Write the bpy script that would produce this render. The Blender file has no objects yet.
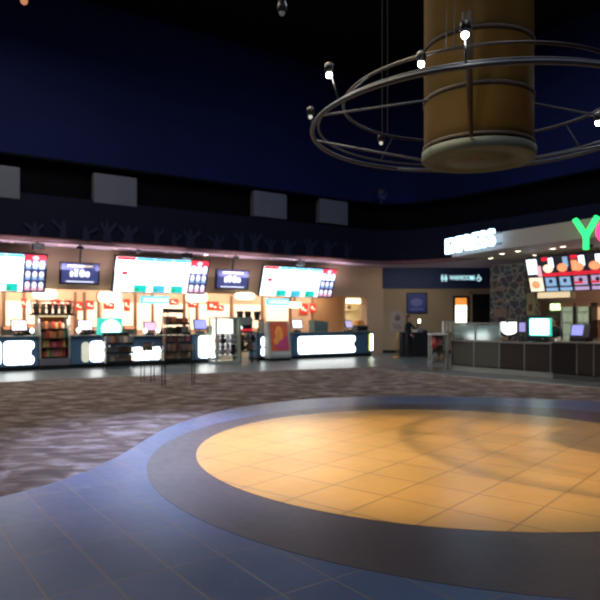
import bpy, bmesh, math, random
from mathutils import Vector, Matrix
random.seed(7)
C = bpy.context.scene.collection
PI = math.pi
F0 = 620.0; EYE = 1.6; HZ = 320.0

# ------------------------------------------------------------------ frames
class Frame:
    def __init__(s, o, u):
        s.o = Vector(o); s.u = Vector(u).normalized(); s.out = Vector((s.u.y, -s.u.x)); s.rz = math.atan2(s.u.y, s.u.x)
    def P(s, a, n, z=0.0):
        p = s.o + s.u*a + s.out*n
        return Vector((p.x, p.y, z))
    def solve(s, px, n):
        a = (px-300)/F0; d = Vector((a, 1)); q = s.o + s.out*n
        # d*Y - u*t = q
        det = d.x*(-s.u.y) + s.u.x*d.y
        Y = (q.x*(-s.u.y) + s.u.x*q.y)/det
        t = (d.x*q.y - d.y*q.x)/det
        return -t if abs((d*Y - (q - s.u*t)).length) < 1e-6 else t, Y
    def S(s, px, n): return s.solve(px, n)[0]
    def Z(s, px, py, n): return EYE + (HZ-py)*s.solve(px, n)[1]/F0
W = Frame((-9.24, 19.1), (.829, .560))
K = Frame((4.83, 19.8), (.6, -.8))
B = Frame((0, 30.0), (1, 0))       # wall facing the camera between the two stands

# ------------------------------------------------------------------ materials
def lin(c):
    return tuple(((v/255)/12.92 if v/255 <= .04045 else ((v/255+.055)/1.055)**2.4) for v in c)
MATS = {}
def mat(name, col, rough=.55, metal=0, emit=0, var=.12, scale=18, alpha=None, trans=0, spec=.5):
    if name in MATS: return MATS[name]
    m = bpy.data.materials.new(name); m.use_nodes = True; nt = m.node_tree; b = nt.nodes['Principled BSDF']
    c = lin(col)
    n = nt.nodes.new('ShaderNodeTexNoise'); n.inputs['Scale'].default_value = scale; n.inputs['Detail'].default_value = 4
    tc = nt.nodes.new('ShaderNodeTexCoord'); nt.links.new(tc.outputs['Object'], n.inputs['Vector'])
    mr = nt.nodes.new('ShaderNodeMapRange'); mr.inputs['To Min'].default_value = 1-var; mr.inputs['To Max'].default_value = 1+var
    nt.links.new(n.outputs['Fac'], mr.inputs['Value'])
    mx = nt.nodes.new('ShaderNodeVectorMath'); mx.operation = 'SCALE'; mx.inputs[0].default_value = c
    nt.links.new(mr.outputs['Result'], mx.inputs['Scale'])
    nt.links.new(mx.outputs[0], b.inputs['Base Color'])
    b.inputs['Roughness'].default_value = rough; b.inputs['Metallic'].default_value = metal
    b.inputs['Specular IOR Level'].default_value = spec
    if trans: b.inputs['Transmission Weight'].default_value = trans
    if emit:
        nt.links.new(mx.outputs[0], b.inputs['Emission Color']); b.inputs['Emission Strength'].default_value = emit
        b.inputs['Roughness'].default_value = .6
    MATS[name] = m
    return m
def glassmat():
    m = bpy.data.materials.new('clear_glass'); m.use_nodes = True; nt = m.node_tree
    out = nt.nodes['Material Output']; nt.nodes.remove(nt.nodes['Principled BSDF'])
    t = nt.nodes.new('ShaderNodeBsdfTransparent'); t.inputs[0].default_value = (.8, .88, .86, 1)
    g = nt.nodes.new('ShaderNodeBsdfGlossy'); g.inputs['Roughness'].default_value = .08
    d = nt.nodes.new('ShaderNodeBsdfDiffuse'); d.inputs[0].default_value = (.5, .6, .6, 1)
    mx = nt.nodes.new('ShaderNodeMixShader'); mx.inputs[0].default_value = .22
    m2 = nt.nodes.new('ShaderNodeMixShader'); m2.inputs[0].default_value = .25
    nt.links.new(t.outputs[0], m2.inputs[1]); nt.links.new(d.outputs[0], m2.inputs[2])
    nt.links.new(m2.outputs[0], mx.inputs[1]); nt.links.new(g.outputs[0], mx.inputs[2]); nt.links.new(mx.outputs[0], out.inputs[0])
    return m
GLASS = glassmat()

def N(nt, t, **kw):
    n = nt.nodes.new(t)
    for k, v in kw.items(): setattr(n, k, v)
    return n
def tile_mat(name, colA, colB, grout, rough, size=.6, ang=0.0, gw=.012, nscale=1.2, wide=1.0, off=0.0):
    m = bpy.data.materials.new(name); m.use_nodes = True; nt = m.node_tree; b = nt.nodes['Principled BSDF']
    tc = N(nt, 'ShaderNodeTexCoord'); mp = N(nt, 'ShaderNodeMapping'); mp.inputs['Rotation'].default_value = (0, 0, ang); mp.inputs['Location'].default_value = (0, off, 0)
    nt.links.new(tc.outputs['Object'], mp.inputs[0])
    br = N(nt, 'ShaderNodeTexBrick'); br.offset = 0; br.inputs['Scale'].default_value = 1
    br.inputs['Brick Width'].default_value = size*wide; br.inputs['Row Height'].default_value = size
    br.inputs['Mortar Size'].default_value = gw; br.inputs['Mortar Smooth'].default_value = .2
    br.inputs['Bias'].default_value = 0
    br.inputs['Color1'].default_value = (*lin(colA), 1); br.inputs['Color2'].default_value = (*lin(colB), 1)
    br.inputs['Mortar'].default_value = (*lin(grout), 1)
    nt.links.new(mp.outputs[0], br.inputs['Vector'])
    no = N(nt, 'ShaderNodeTexNoise'); no.inputs['Scale'].default_value = nscale; no.inputs['Detail'].default_value = 7
    nt.links.new(tc.outputs['Object'], no.inputs['Vector'])
    mr = N(nt, 'ShaderNodeMapRange'); mr.inputs['To Min'].default_value = .72; mr.inputs['To Max'].default_value = 1.25
    nt.links.new(no.outputs['Fac'], mr.inputs['Value'])
    sc = N(nt, 'ShaderNodeVectorMath', operation='SCALE')
    nt.links.new(br.outputs['Color'], sc.inputs[0]); nt.links.new(mr.outputs[0], sc.inputs['Scale'])
    nt.links.new(sc.outputs[0], b.inputs['Base Color'])
    n2 = N(nt, 'ShaderNodeTexNoise'); n2.inputs['Scale'].default_value = 9; nt.links.new(tc.outputs['Object'], n2.inputs['Vector'])
    r2 = N(nt, 'ShaderNodeMapRange'); r2.inputs['To Min'].default_value = rough-.06; r2.inputs['To Max'].default_value = rough+.1
    nt.links.new(n2.outputs['Fac'], r2.inputs['Value']); nt.links.new(r2.outputs[0], b.inputs['Roughness'])
    bp = N(nt, 'ShaderNodeBump'); bp.inputs['Strength'].default_value = .25; bp.inputs['Distance'].default_value = .01
    nt.links.new(br.outputs['Fac'], bp.inputs['Height']); bp.invert = True; nt.links.new(bp.outputs[0], b.inputs['Normal'])
    return m
GA = math.radians(54.5)
M_blue = tile_mat('blue_floor_tile', (78, 92, 122), (68, 84, 114), (112, 100, 92), .3, .375, GA, .007, wide=2.0, off=-.137)
M_brown = tile_mat('brown_floor_tile', (78, 64, 62), (70, 60, 60), (66, 54, 50), .32, .375, GA, .005, wide=2.0, off=-.137)
M_yel = tile_mat('ochre_floor_tile', (206, 156, 80), (200, 150, 75), (156, 116, 62), .3, .6, math.radians(40), .011)
M_grey = tile_mat('grey_walkway_tile', (96, 104, 104), (88, 96, 98), (62, 66, 68), .3, .6, W.rz, .01)

def carpet_mat():
    m = bpy.data.materials.new('patterned_carpet'); m.use_nodes = True; nt = m.node_tree; b = nt.nodes['Principled BSDF']
    tc = N(nt, 'ShaderNodeTexCoord'); mp = N(nt, 'ShaderNodeMapping')
    mp.inputs['Rotation'].default_value = (0, 0, .15); mp.inputs['Scale'].default_value = (1.0, 1.5, 1)
    nt.links.new(tc.outputs['Object'], mp.inputs[0])
    n1 = N(nt, 'ShaderNodeTexNoise'); n1.inputs['Scale'].default_value = 2.3; n1.inputs['Detail'].default_value = 3; n1.inputs['Distortion'].default_value = .7
    nt.links.new(mp.outputs[0], n1.inputs['Vector'])
    cr = N(nt, 'ShaderNodeValToRGB'); e = cr.color_ramp.elements
    e[0].position = .36; e[0].color = (*lin((88, 74, 67)), 1); e[1].position = .68; e[1].color = (*lin((150, 136, 132)), 1)
    x = cr.color_ramp.elements.new(.5); x.color = (*lin((112, 94, 82)), 1)
    nt.links.new(n1.outputs['Fac'], cr.inputs[0])
    n2 = N(nt, 'ShaderNodeTexNoise'); n2.inputs['Scale'].default_value = 60
    nt.links.new(tc.outputs['Object'], n2.inputs['Vector'])
    mr = N(nt, 'ShaderNodeMapRange'); mr.inputs['To Min'].default_value = .6; mr.inputs['To Max'].default_value = 1.35
    nt.links.new(n2.outputs['Fac'], mr.inputs['Value'])
    sc = N(nt, 'ShaderNodeVectorMath', operation='SCALE'); nt.links.new(cr.outputs[0], sc.inputs[0]); nt.links.new(mr.outputs[0], sc.inputs['Scale'])
    nt.links.new(sc.outputs[0], b.inputs['Base Color']); b.inputs['Roughness'].default_value = .95; b.inputs['Specular IOR Level'].default_value = .1
    return m
def stone_mat():
    m = bpy.data.materials.new('fieldstone'); m.use_nodes = True; nt = m.node_tree; b = nt.nodes['Principled BSDF']
    tc = N(nt, 'ShaderNodeTexCoord')
    v = N(nt, 'ShaderNodeTexVoronoi', feature='DISTANCE_TO_EDGE'); v.inputs['Scale'].default_value = 4.0; v.inputs['Randomness'].default_value = 1
    nt.links.new(tc.outputs['Object'], v.inputs['Vector'])
    cr = N(nt, 'ShaderNodeValToRGB'); e = cr.color_ramp.elements
    e[0].position = .03; e[0].color = (*lin((140, 132, 118)), 1); e[1].position = .075; e[1].color = (*lin((66, 66, 68)), 1)
    nt.links.new(v.outputs['Distance'], cr.inputs[0])
    v2 = N(nt, 'ShaderNodeTexVoronoi'); v2.inputs['Scale'].default_value = 4.0; nt.links.new(tc.outputs['Object'], v2.inputs['Vector'])
    mx = N(nt, 'ShaderNodeMix', data_type='RGBA', blend_type='MULTIPLY'); mx.inputs[0].default_value = .35
    nt.links.new(cr.outputs[0], mx.inputs[6]); nt.links.new(v2.outputs['Color'], mx.inputs[7])
    nt.links.new(mx.outputs[2], b.inputs['Base Color']); b.inputs['Roughness'].default_value = .8
    return m
M_black = mat('black_ceiling_paint', (20, 20, 26), .9, spec=.1)
M_navywall = mat('deep_blue_paint', (22, 30, 72), .8, scale=.8, var=.15, spec=.1)
M_fascia = mat('dark_navy_fascia', (24, 27, 42), .9, scale=2, var=.25, spec=.05)
M_band = mat('black_band', (9, 10, 14), .9, spec=.05)
M_panel = mat('pale_grey_panel', (84, 88, 102), .7, scale=3)
M_lip = mat('red_lit_trim_tint', (112, 54, 52), .6)  # red glow along the fascia edge put into the base colour
M_soffit = mat('pale_mauve_soffit', (190, 168, 190), .7, scale=3)
M_beige = mat('beige_wall_paint', (196, 170, 146), .75, scale=3, var=.06)
M_peach = mat('peach_wall_panel', (232, 190, 155), .6, scale=2.5, var=.2)
M_wood = mat('tan_wood_panel', (190, 146, 104), .5, scale=5, var=.12)
M_bluehouse = mat('blue_grey_laminate', (72, 104, 136), .4)
M_ctop = mat('grey_teal_worktop', (92, 112, 114), .3)
M_kick = mat('dark_plinth', (22, 28, 32), .5)
M_glow = mat('backlit_white_panel', (250, 255, 252), emit=3.2, var=.02)
M_glowdim = mat('backlit_cream_panel', (205, 205, 185), emit=.8, var=.25, scale=4)
M_glowlime = mat('backlit_lime_panel', (220, 232, 120), emit=1.1)
M_blk = mat('black_plastic', (18, 19, 24), .4)
M_dkgrey = mat('dark_grey_metal', (58, 60, 64), .4, .6)
M_steel = mat('brushed_steel', (170, 172, 168), .3, .8)
M_chrome = mat('pale_satin_metal', (190, 192, 186), .35, .5)
M_white = mat('white_plastic', (225, 225, 220), .5)
M_monitor = mat('pale_lit_monitor', (225, 220, 240), emit=1.6)
M_monblue = mat('lavender_lit_screen', (130, 135, 215), emit=1.2)
M_tv = mat('violet_tv_screen', (56, 62, 112), emit=1.0, var=.3, scale=4)
M_tvw = mat('white_screen_art', (225, 228, 245), emit=1.5)
M_tvy = mat('cream_screen_art', (190, 180, 150), emit=1.0)
M_menu = mat('white_menu_screen', (238, 250, 255), emit=1.7, var=.02)
M_menuteal = mat('teal_screen_block', (20, 185, 175), emit=1.2)
M_menublue = mat('sky_screen_block', (70, 170, 225), emit=1.3)
M_menugrn = mat('green_screen_block', (30, 170, 110), emit=1.0)
M_menured = mat('red_screen_block', (225, 35, 55), emit=1.1)
M_menupink = mat('pink_screen_block', (230, 170, 185), emit=1.2)
M_menunavy = mat('navy_screen_block', (66, 68, 120), emit=.7)
M_menuslate = mat('slate_screen_block', (42, 46, 56), emit=.5)
M_menupale = mat('pale_blue_screen_block', (140, 175, 215), emit=1.0)
M_menufood = mat('orange_food_picture', (240, 150, 105), emit=1.3, var=.35, scale=8)
M_menucream = mat('cream_food_picture', (245, 222, 195), emit=1.4, var=.15, scale=8)
M_warmglow = mat('warm_white_lamp', (255, 240, 205), emit=2.8, var=.02)
M_teal = mat('teal_lit_case', (55, 190, 175), emit=1.0, var=.05)
M_tealwhite = mat('bright_lit_dome', (235, 255, 250), emit=2.4, var=.02)
M_cyansign = mat('cyan_sign_face', (90, 205, 230), emit=1.4)
M_red = mat('red_print', (205, 60, 44), .5, emit=.25)
M_amber = mat('amber_drum_skin', (134, 114, 54), .6, scale=1.4, var=.14)
M_bandbrown = mat('dark_brown_hoop', (40, 28, 18), .8)
M_rim = mat('grey_green_rim', (70, 82, 74), .7, scale=3)
M_tubem = mat('grey_painted_tube', (68, 76, 88), .7, 0)
M_cable = mat('thin_cable', (90, 95, 105), .5)
M_bulb = mat('hot_bulb', (255, 250, 240), emit=30, var=.01)
M_bulbdim = mat('dim_bulb', (200, 200, 190), emit=.9)
M_dkbrown = mat('dark_brown_panel', (58, 46, 42), .4, scale=6)
M_greybrown = mat('olive_grey_panel', (96, 94, 84), .4, scale=6)
M_bwall = mat('dim_tan_wall', (158, 142, 118), .8, scale=2, var=.06)
M_navyband = mat('navy_wall_band', (36, 54, 96), .7, scale=2)
M_kwall = mat('brown_back_wall', (132, 96, 74), .7, scale=3)
M_skin = mat('skin', (205, 155, 130), .6, var=.04)
M_hair = mat('dark_hair', (32, 24, 22), .7)
M_dkcloth = mat('black_cloth', (24, 24, 30), .9)
M_dkcloth2 = mat('charcoal_cloth', (38, 42, 46), .9)
M_shoe = mat('black_shoe', (14, 14, 16), .5)
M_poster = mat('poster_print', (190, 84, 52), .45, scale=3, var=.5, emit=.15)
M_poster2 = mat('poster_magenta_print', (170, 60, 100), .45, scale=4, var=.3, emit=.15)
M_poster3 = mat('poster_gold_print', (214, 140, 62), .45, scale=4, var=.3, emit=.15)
M_gold = mat('brass_pole', (190, 150, 70), .35, .7)
M_paleboard = mat('pale_pink_board', (165, 150, 140), .6, scale=6, var=.25)
M_bluepost = mat('blue_poster_print', (66, 78, 150), .5, scale=3, var=.3)
M_bluepost2 = mat('pale_blue_print', (110, 125, 185), .5)
PACK = {n: mat('wrapper_'+n, c, .4, scale=30, var=.25) for n, c in dict(
    red=(180, 62, 62), pink=(204, 116, 132), yellow=(196, 168, 96), orange=(200, 120, 76), brown=(120, 80, 58),
    cream=(222, 200, 165), green=(104, 136, 98), purple=(110, 60, 120), tan=(170, 135, 105), grey=(140, 135, 135)).items()}

# ------------------------------------------------------------------ mesh helper
class M:
    def __init__(s): s.bm = bmesh.new(); s.mi = 0; s.T = Matrix.Identity(4)
    def _fin(s, geom_v, smooth=False):
        fs = set()
        for v in geom_v:
            v.co = s.T @ v.co
            for f in v.link_faces: fs.add(f)
        for f in fs: f.material_index = s.mi; f.smooth = smooth
    def box(s, x0, x1, y0, y1, z0, z1, bev=0):
        r = bmesh.ops.create_cube(s.bm, size=1); vs = r['verts']
        for v in vs:
            v.co = Vector(((x0+x1)/2+v.co.x*(x1-x0), (y0+y1)/2+v.co.y*(y1-y0), (z0+z1)/2+v.co.z*(z1-z0)))
        if bev:
            es = list({e for v in vs for e in v.link_edges})
            b = bmesh.ops.bevel(s.bm, geom=es, offset=bev, segments=2, affect='EDGES', profile=.7)
            vs = list({v for f in b['faces'] for v in f.verts} | {v for v in vs if v.is_valid})
        s._fin(vs); return s
    def cyl(s, p0, p1, r, r2=None, seg=14, smooth=True):
        p0, p1 = Vector(p0), Vector(p1); d = p1-p0
        q = d.to_track_quat('Z', 'Y').to_matrix().to_4x4()
        g = bmesh.ops.create_cone(s.bm, cap_ends=True, segments=seg, radius1=r, radius2=r if r2 is None else r2, depth=d.length,
                                  matrix=Matrix.Translation((p0+p1)/2) @ q)
        s._fin(g['verts'], smooth)
        for f in {f for v in g['verts'] for f in v.link_faces}:
            if len(f.verts) > 4: f.smooth = False
        return s
    def ball(s, c, rx, ry=None, rz=None, seg=16):
        ry = rx if ry is None else ry; rz = rx if rz is None else rz
        g = bmesh.ops.create_uvsphere(s.bm, u_segments=seg, v_segments=max(6, seg//2), radius=1,
                                      matrix=Matrix.Translation(c) @ Matrix.Diagonal((rx, ry, rz, 1)))
        s._fin(g['verts'], True); return s
    def prism(s, pts, a0, a1, axis='z'):
        """outline pts extruded from a0 to a1 along axis; axis y: pts are (x,z)"""
        def mk(p, a):
            return Vector((p[0], p[1], a)) if axis == 'z' else (Vector((p[0], a, p[1])) if axis == 'y' else Vector((a, p[0], p[1])))
        A = [s.bm.verts.new(mk(p, a0)) for p in pts]; Bv = [s.bm.verts.new(mk(p, a1)) for p in pts]
        n = len(pts); fs = [s.bm.faces.new(A[::-1]), s.bm.faces.new(Bv)]
        for i in range(n): fs.append(s.bm.faces.new((A[i], A[(i+1) % n], Bv[(i+1) % n], Bv[i])))
        s._fin(A+Bv)
        bmesh.ops.recalc_face_normals(s.bm, faces=fs); return s
    def torus(s, c, R, r, seg=96, rs=10, a0=0, a1=2*PI, zf=None):
        full = abs(a1-a0-2*PI) < 1e-6; n = seg if full else seg+1; rings = []
        for i in range(n):
            a = a0+(a1-a0)*i/seg; ring = []
            for j in range(rs):
                b = 2*PI*j/rs; rr = R+r*math.cos(b)
                ring.append(s.bm.verts.new((c[0]+rr*math.cos(a), c[1]+rr*math.sin(a), c[2]+r*math.sin(b))))
            rings.append(ring)
        for i in range(seg if full else seg):
            A, Bq = rings[i], rings[(i+1) % n]
            for j in range(rs): s.bm.faces.new((A[j], Bq[j], Bq[(j+1) % rs], A[(j+1) % rs]))
        s._fin([v for r_ in rings for v in r_], True); return s
    def lathe(s, prof, c=(0, 0, 0), seg=48, cap=True):
        rings = []
        for (r, z) in prof:
            rings.append([s.bm.verts.new((c[0]+r*math.cos(2*PI*i/seg), c[1]+r*math.sin(2*PI*i/seg), c[2]+z)) for i in range(seg)])
        for A, Bq in zip(rings, rings[1:]):
            for i in range(seg): s.bm.faces.new((A[i], A[(i+1) % seg], Bq[(i+1) % seg], Bq[i]))
        if cap: s.bm.faces.new(rings[0][::-1]); s.bm.faces.new(rings[-1])
        s._fin([v for r_ in rings for v in r_], True)
        for f in s.bm.faces:
            if len(f.verts) > 4: f.smooth = False
        return s
    def build(s, name, mats, parent=None, loc=None, rz=0, rx=0, kind=None, label=None, cat=None, group=None):
        bmesh.ops.recalc_face_normals(s.bm, faces=s.bm.faces)
        me = bpy.data.meshes.new(name); s.bm.to_mesh(me); s.bm.free()
        for m_ in (mats if isinstance(mats, (list, tuple)) else [mats]): me.materials.append(m_)
        o = bpy.data.objects.new(name, me); C.objects.link(o)
        if parent: o.parent = parent
        if loc is not None: o.location = loc
        o.rotation_euler = (rx, 0, rz)
        tag(o, label, cat, group, kind)
        return o
def tag(o, label=None, cat=None, group=None, kind=None):
    if label: o['label'] = label
    if cat: o['category'] = cat
    if group: o['group'] = group
    if kind: o['kind'] = kind
    return o
def thing(name, label, cat, loc, rz=0, rx=0, group=None):
    o = bpy.data.objects.new(name, None); C.objects.link(o); o.location = loc; o.rotation_euler = (rx, 0, rz); o.empty_display_size = .1
    return tag(o, label, cat, group)
def struct(m_, name, mats, **k): return m_.build(name, mats, kind='structure', **k)
ORD = ['first', 'second', 'third', 'fourth', 'fifth', 'sixth', 'seventh', 'eighth', 'ninth', 'tenth', 'eleventh', 'twelfth', 'thirteenth', 'fourteenth']

# ------------------------------------------------------------------ FLOOR
CX, CY = 1.92, 7.84
m = M(); m.box(-26, 26, -6, 46, -.2, 0); struct(m, 'floor', carpet_mat())
edge = [(13, 9.5), (10.5, 11.2), (8.2, 12.0)]
edge += [(5.85, 12.1), (4.3, 12.75), (2.6, 13.02), (1.2, 12.95), (0, 12.5), (-1.1, 11.4), (-1.5, 10.7), (-1.78, 9.92), (-2.0, 9.1), (-2.06, 8.4),
         (-2.1, 7.6), (-2.16, 6.99), (-2.3, 6.4), (-2.5, 5.9), (-2.8, 5.45), (-3.3, 5.0), (-4.2, 4.4), (-5.4, 4.0), (-7, 3.7), (-9, 3.6)]
def smooth(p, k=2):
    for _ in range(k):
        q = [p[0]]
        for a, b in zip(p, p[1:]):
            q += [(a[0]*.75+b[0]*.25, a[1]*.75+b[1]*.25), (a[0]*.25+b[0]*.75, a[1]*.25+b[1]*.75)]
        p = q+[p[-1]]
    return p
pe = smooth(edge)+[(-9, -5), (13, -5)]
m = M(); m.prism(pe, 0, .003); struct(m, 'floor', M_blue)
circ = lambda r, n=128: [(CX+r*math.cos(2*PI*i/n), CY+r*math.sin(2*PI*i/n)) for i in range(n)]
m = M(); m.prism([(2.4+4.16*math.cos(2*PI*i/128), 7.62+4.16*math.sin(2*PI*i/128)) for i in range(128)], .0031, .005); struct(m, 'floor', M_brown)
m = M(); m.prism(circ(3.19), .0051, .007); struct(m, 'floor', M_yel)
def P2(F, s, n): p = F.P(s, n); return (p.x, p.y)
strip = [P2(W, -9, 3.5), P2(W, 1, 3.5), P2(W, 7, 4.3), P2(W, 11.5, 5.0), (5.2, 20.6), P2(K, -1.8, 1.9), P2(K, -.6, 1.46), P2(K, 14, 1.46), P2(K, 14, -4.4), (11, 31), P2(W, 18, -3), P2(W, -9, -3)]
m = M(); m.prism(strip, 0, .004); struct(m, 'floor', M_grey)
m = M(); a, b = P2(K, -.6, 1.52), P2(K, 14, 1.52); c, d = P2(K, 14, 1.4), P2(K, -.6, 1.4)
m.prism([a, b, c, d], .0, .012); struct(m, 'trim_1', M_chrome)

# ------------------------------------------------------------------ SHELL
m = M(); m.box(-26, 26, -6, 46, 13, 13.3); struct(m, 'ceiling', M_black)
m = M(); m.box(-26, 26, -6.2, -6, 0, 13); struct(m, 'wall_rear', M_black)
m = M(); m.box(-26.2, -26, -6, 46, 0, 13); struct(m, 'wall_left', M_black)
m = M(); m.box(26, 26.2, -6, 46, 0, 13); struct(m, 'wall_right', M_black)
def ribbon(pts, z0, z1, th):
    """closed band standing on a path, th metres thick away from the viewer"""
    m = M(); n = len(pts); off = []
    for i in range(n):
        a = Vector(pts[max(0, i-1)]); b = Vector(pts[min(n-1, i+1)]); t = (b-a).normalized(); nn = Vector((-t.y, t.x))
        off.append((pts[i][0]+nn.x*th, pts[i][1]+nn.y*th))
    for i in range(n-1):
        m.prism([pts[i], pts[i+1], off[i+1], off[i]], z0, z1)
    bmesh.ops.remove_doubles(m.bm, verts=m.bm.verts, dist=1e-5)
    return m
path = [P2(W, -12, 0), P2(W, 13.6, 0)]+smooth([P2(W, 14.2, 0), (3.7, 27.75), (4.9, 27.5), (6.2, 26.5), (7.8, 24.5), (9.6, 22)], 2)+[(13, 17.2), (19, 9), (25, 1)]
def offset(p, d):
    out = []
    for i in range(len(p)):
        a = Vector(p[max(0, i-1)]); b = Vector(p[min(len(p)-1, i+1)]); t = (b-a).normalized()
        out.append((p[i][0]-t.y*d, p[i][1]+t.x*d))
    return out
struct(ribbon(path, 4.1, 4.24, .2), 'trim_2', M_lip)
struct(ribbon(offset(path, .02), 4.24, 5.6, .3), 'wall_fascia', M_fascia)
struct(ribbon(offset(path, .35), 5.6, 6.72, .2), 'wall_upper_band', M_band)
struct(ribbon(offset(path, .0), 6.72, 6.8, .9), 'trim_3', M_band)
struct(ribbon(offset(path, 1.6), 6.2, 13, .2), 'wall_upper', M_navywall)
# soffit over the snack bar and the lounge
sof = path[:-3]+[(11.5, 33), (6.5, 33), P2(W, 17.2, -3.6), P2(W, -12, -3.6)]
m = M(); m.prism(sof, 4.12, 4.2); struct(m, 'ceiling', M_soffit)
# thin cut-out frieze of dancing shapes along the fascia
M_frieze = mat('dusky_blue_cutout', (36, 41, 62), .9, spec=.1)
fz = M(); rr = random.Random(3); s_ = 1.0
while s_ < 14.0:
    h = rr.uniform(.35, .8); w = rr.uniform(.22, .42); base = 4.24
    tl = rr.uniform(-.15, .15)
    pts = [(s_-w*.5, base), (s_-w*.35, base+h*.45), (s_-w*.9+tl, base+h*.8), (s_-w*.75+tl, base+h*.95), (s_-w*.2, base+h*.62), (s_-w*.12, base+h*.9), (s_, base+h), (s_+w*.14, base+h*.9),
           (s_+w*.2, base+h*.6), (s_+w*.8+tl, base+h*.98), (s_+w*.95+tl, base+h*.82), (s_+w*.35, base+h*.42), (s_+w*.5, base)]
    fz.prism(pts, -.03, 0, 'y'); s_ += w*2+rr.uniform(.05, .3)
struct(fz, 'trim_4', M_frieze, loc=W.P(0, 0), rz=W.rz)
# pale square panels
where = ['at the far left edge', 'second from the left, above the first hanging television', 'above the right-hand menu board', 'farthest right, nearest the hanging ring']
for i, (a, b, y) in enumerate(((-22, 20, 181), (94, 137, 190), (254, 287, 205), (320, 348, 212))):
    s0, s1 = W.S(a, 0), W.S(b, 0); z = W.Z((a+b)/2, y, 0); h = .5
    t = thing('wall_panel', 'pale grey square panel on the dark upper band, '+where[i], 'wall panel', W.P((s0+s1)/2, 0, z), W.rz, group='square panels on the dark band')
    w = (s1-s0)/2
    m = M(); m.box(-w, w, .0, .3, -h, h, .03); m.build('panel_face', M_panel, t)
    m = M(); m.box(-w*.3, w*.3, .3, .36, -h*.3, h*.3); m.build('bracket', M_blk, t)

# snack bar walls
NB = -3.2; NH = -1.6
e1 = W.S(385, NH); ZH = 2.68
m = M(); m.box(-12, e1, 0, .25, ZH, 4.12); struct(m, 'wall_header', M_beige, loc=W.P(0, NH), rz=W.rz)
m = M(); m.box(W.S(367, NH), e1, 0, .25, 0, ZH); m.box(e1-.2, e1, .25, 1.6, 0, 4.12); struct(m, 'wall_end', M_beige, loc=W.P(0, NH), rz=W.rz)
d0, d1 = W.S(345, NB), W.S(365.5, NB); zt = W.Z(355, 297, NB)
m = M(); x1 = W.S(312, NB)
m.box(-12, x1, 0, .2, 0, 4.12); struct(m, 'wall_servery', M_peach, loc=W.P(0, NB), rz=W.rz)
m = M(); m.box(x1, d0, 0, .2, 0, 4.12); m.box(d1, e1, 0, .2, 0, 4.12); m.box(d0, d1, 0, .2, zt, 4.12)
struct(m, 'wall_servery', M_wood, loc=W.P(0, NB), rz=W.rz)
m = M()
for a, b in ((d0-.12, d0), (d1, d1+.06)): m.box(a, b, -.03, 0, 0, zt)
m.box(d0-.12, d1+.06, -.03, 0, zt, zt+.09); struct(m, 'trim_5', M_beige, loc=W.P(0, NB), rz=W.rz)
# back room seen through the doorway
m = M(); m.box(d0-1, d1+1.5, 2.2, 2.3, 0, 3); m.box(d0-1.1, d0-1, .2, 2.3, 0, 3); m.box(d1+1.5, d1+1.6, .2, 2.3, 0, 3); m.box(d0-1, d1+1.5, .2, 2.3, 3, 3.1)
struct(m, 'wall_back_room', mat('cream_room_paint', (240, 222, 180), .7), loc=W.P(0, NB), rz=W.rz)
dm = (d0+d1)/2
m = M(); m.box(-.4, .55, -.4, .0, 0, .9, .01); m.build('steel_cabinet', M_steel, loc=W.P(dm+.25, NB-2.15), rz=W.rz, label='steel cabinet in the bright back room behind the doorway', cat='cabinet')
t = thing('microwave', 'dark microwave on the cabinet in the bright back room', 'microwave', W.P(dm+.3, NB-1.95, 1.42), W.rz)
m = M(); m.box(-.32, .32, -.18, .18, 0, .36, .02); m.build('body', M_dkgrey, t)
m = M(); m.box(-.28, .12, -.195, -.18, .05, .31, .004); m.build('door', M_blk, t)
m = M(); m.box(-.45, .5, -.24, .18, -.06, 0); m.build('wall_shelf', M_steel, loc=W.P(dm+.3, NB-1.95, 1.42), rz=W.rz, label='steel shelf holding the microwave in the back room', cat='shelf')
t = thing('tube_light', 'bright white wall light high in the back room seen through the doorway', 'lamp', W.P(W.S(354, NB-2.0), NB-2.0, W.Z(354, 301, NB-2.0)), W.rz)
m = M(); m.box(-.5, .5, .0, .1, -.12, .12, .03); m.build('diffuser', M_warmglow, t)
m = M(); m.box(-.55, .55, .06, .1, -.15, .15); m.build('housing', M_white, t)
t = thing('shelf_unit', 'pale shelf with brown items in the back room, below the wall light', 'shelf', W.P(W.S(350, NB-2.05), NB-2.05, W.Z(352, 309, NB-2.05)), W.rz)
m = M(); m.box(-.5, .5, -.1, .05, -.04, 0); m.build('board', M_white, t)
m = M(); m.ball((-.1, -.04, .1), .14, .05, .1, 12); m.build('item', PACK['brown'] if 'PACK' in globals() else M_wood, t)
# vertical pilasters and shelf boards on the glowing back wall
rr = random.Random(11)
for px in (4, 24, 37, 75, 84, 98, 135, 152, 184, 196, 231, 262, 290, 312):
    s0 = W.S(px, NB)
    m = M(); m.box(s0-.05, s0+.05, -.05, 0, 0, 2.66); struct(m, 'trim_6', mat('brown_mullion', (140, 105, 84), .5), loc=W.P(0, NB), rz=W.rz)
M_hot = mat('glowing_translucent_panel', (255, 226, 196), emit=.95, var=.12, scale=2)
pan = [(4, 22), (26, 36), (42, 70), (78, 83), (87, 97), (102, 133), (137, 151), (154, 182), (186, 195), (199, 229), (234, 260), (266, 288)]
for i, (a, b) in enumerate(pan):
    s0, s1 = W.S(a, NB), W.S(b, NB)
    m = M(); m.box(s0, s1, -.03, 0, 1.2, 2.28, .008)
    m.build('backlit_wall_panel', M_hot, loc=W.P(0, NB), rz=W.rz, label='glowing peach back wall panel behind the snack bar, %s from the left' % ORD[i], cat='light panel', group='glowing panels on the servery wall')
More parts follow.
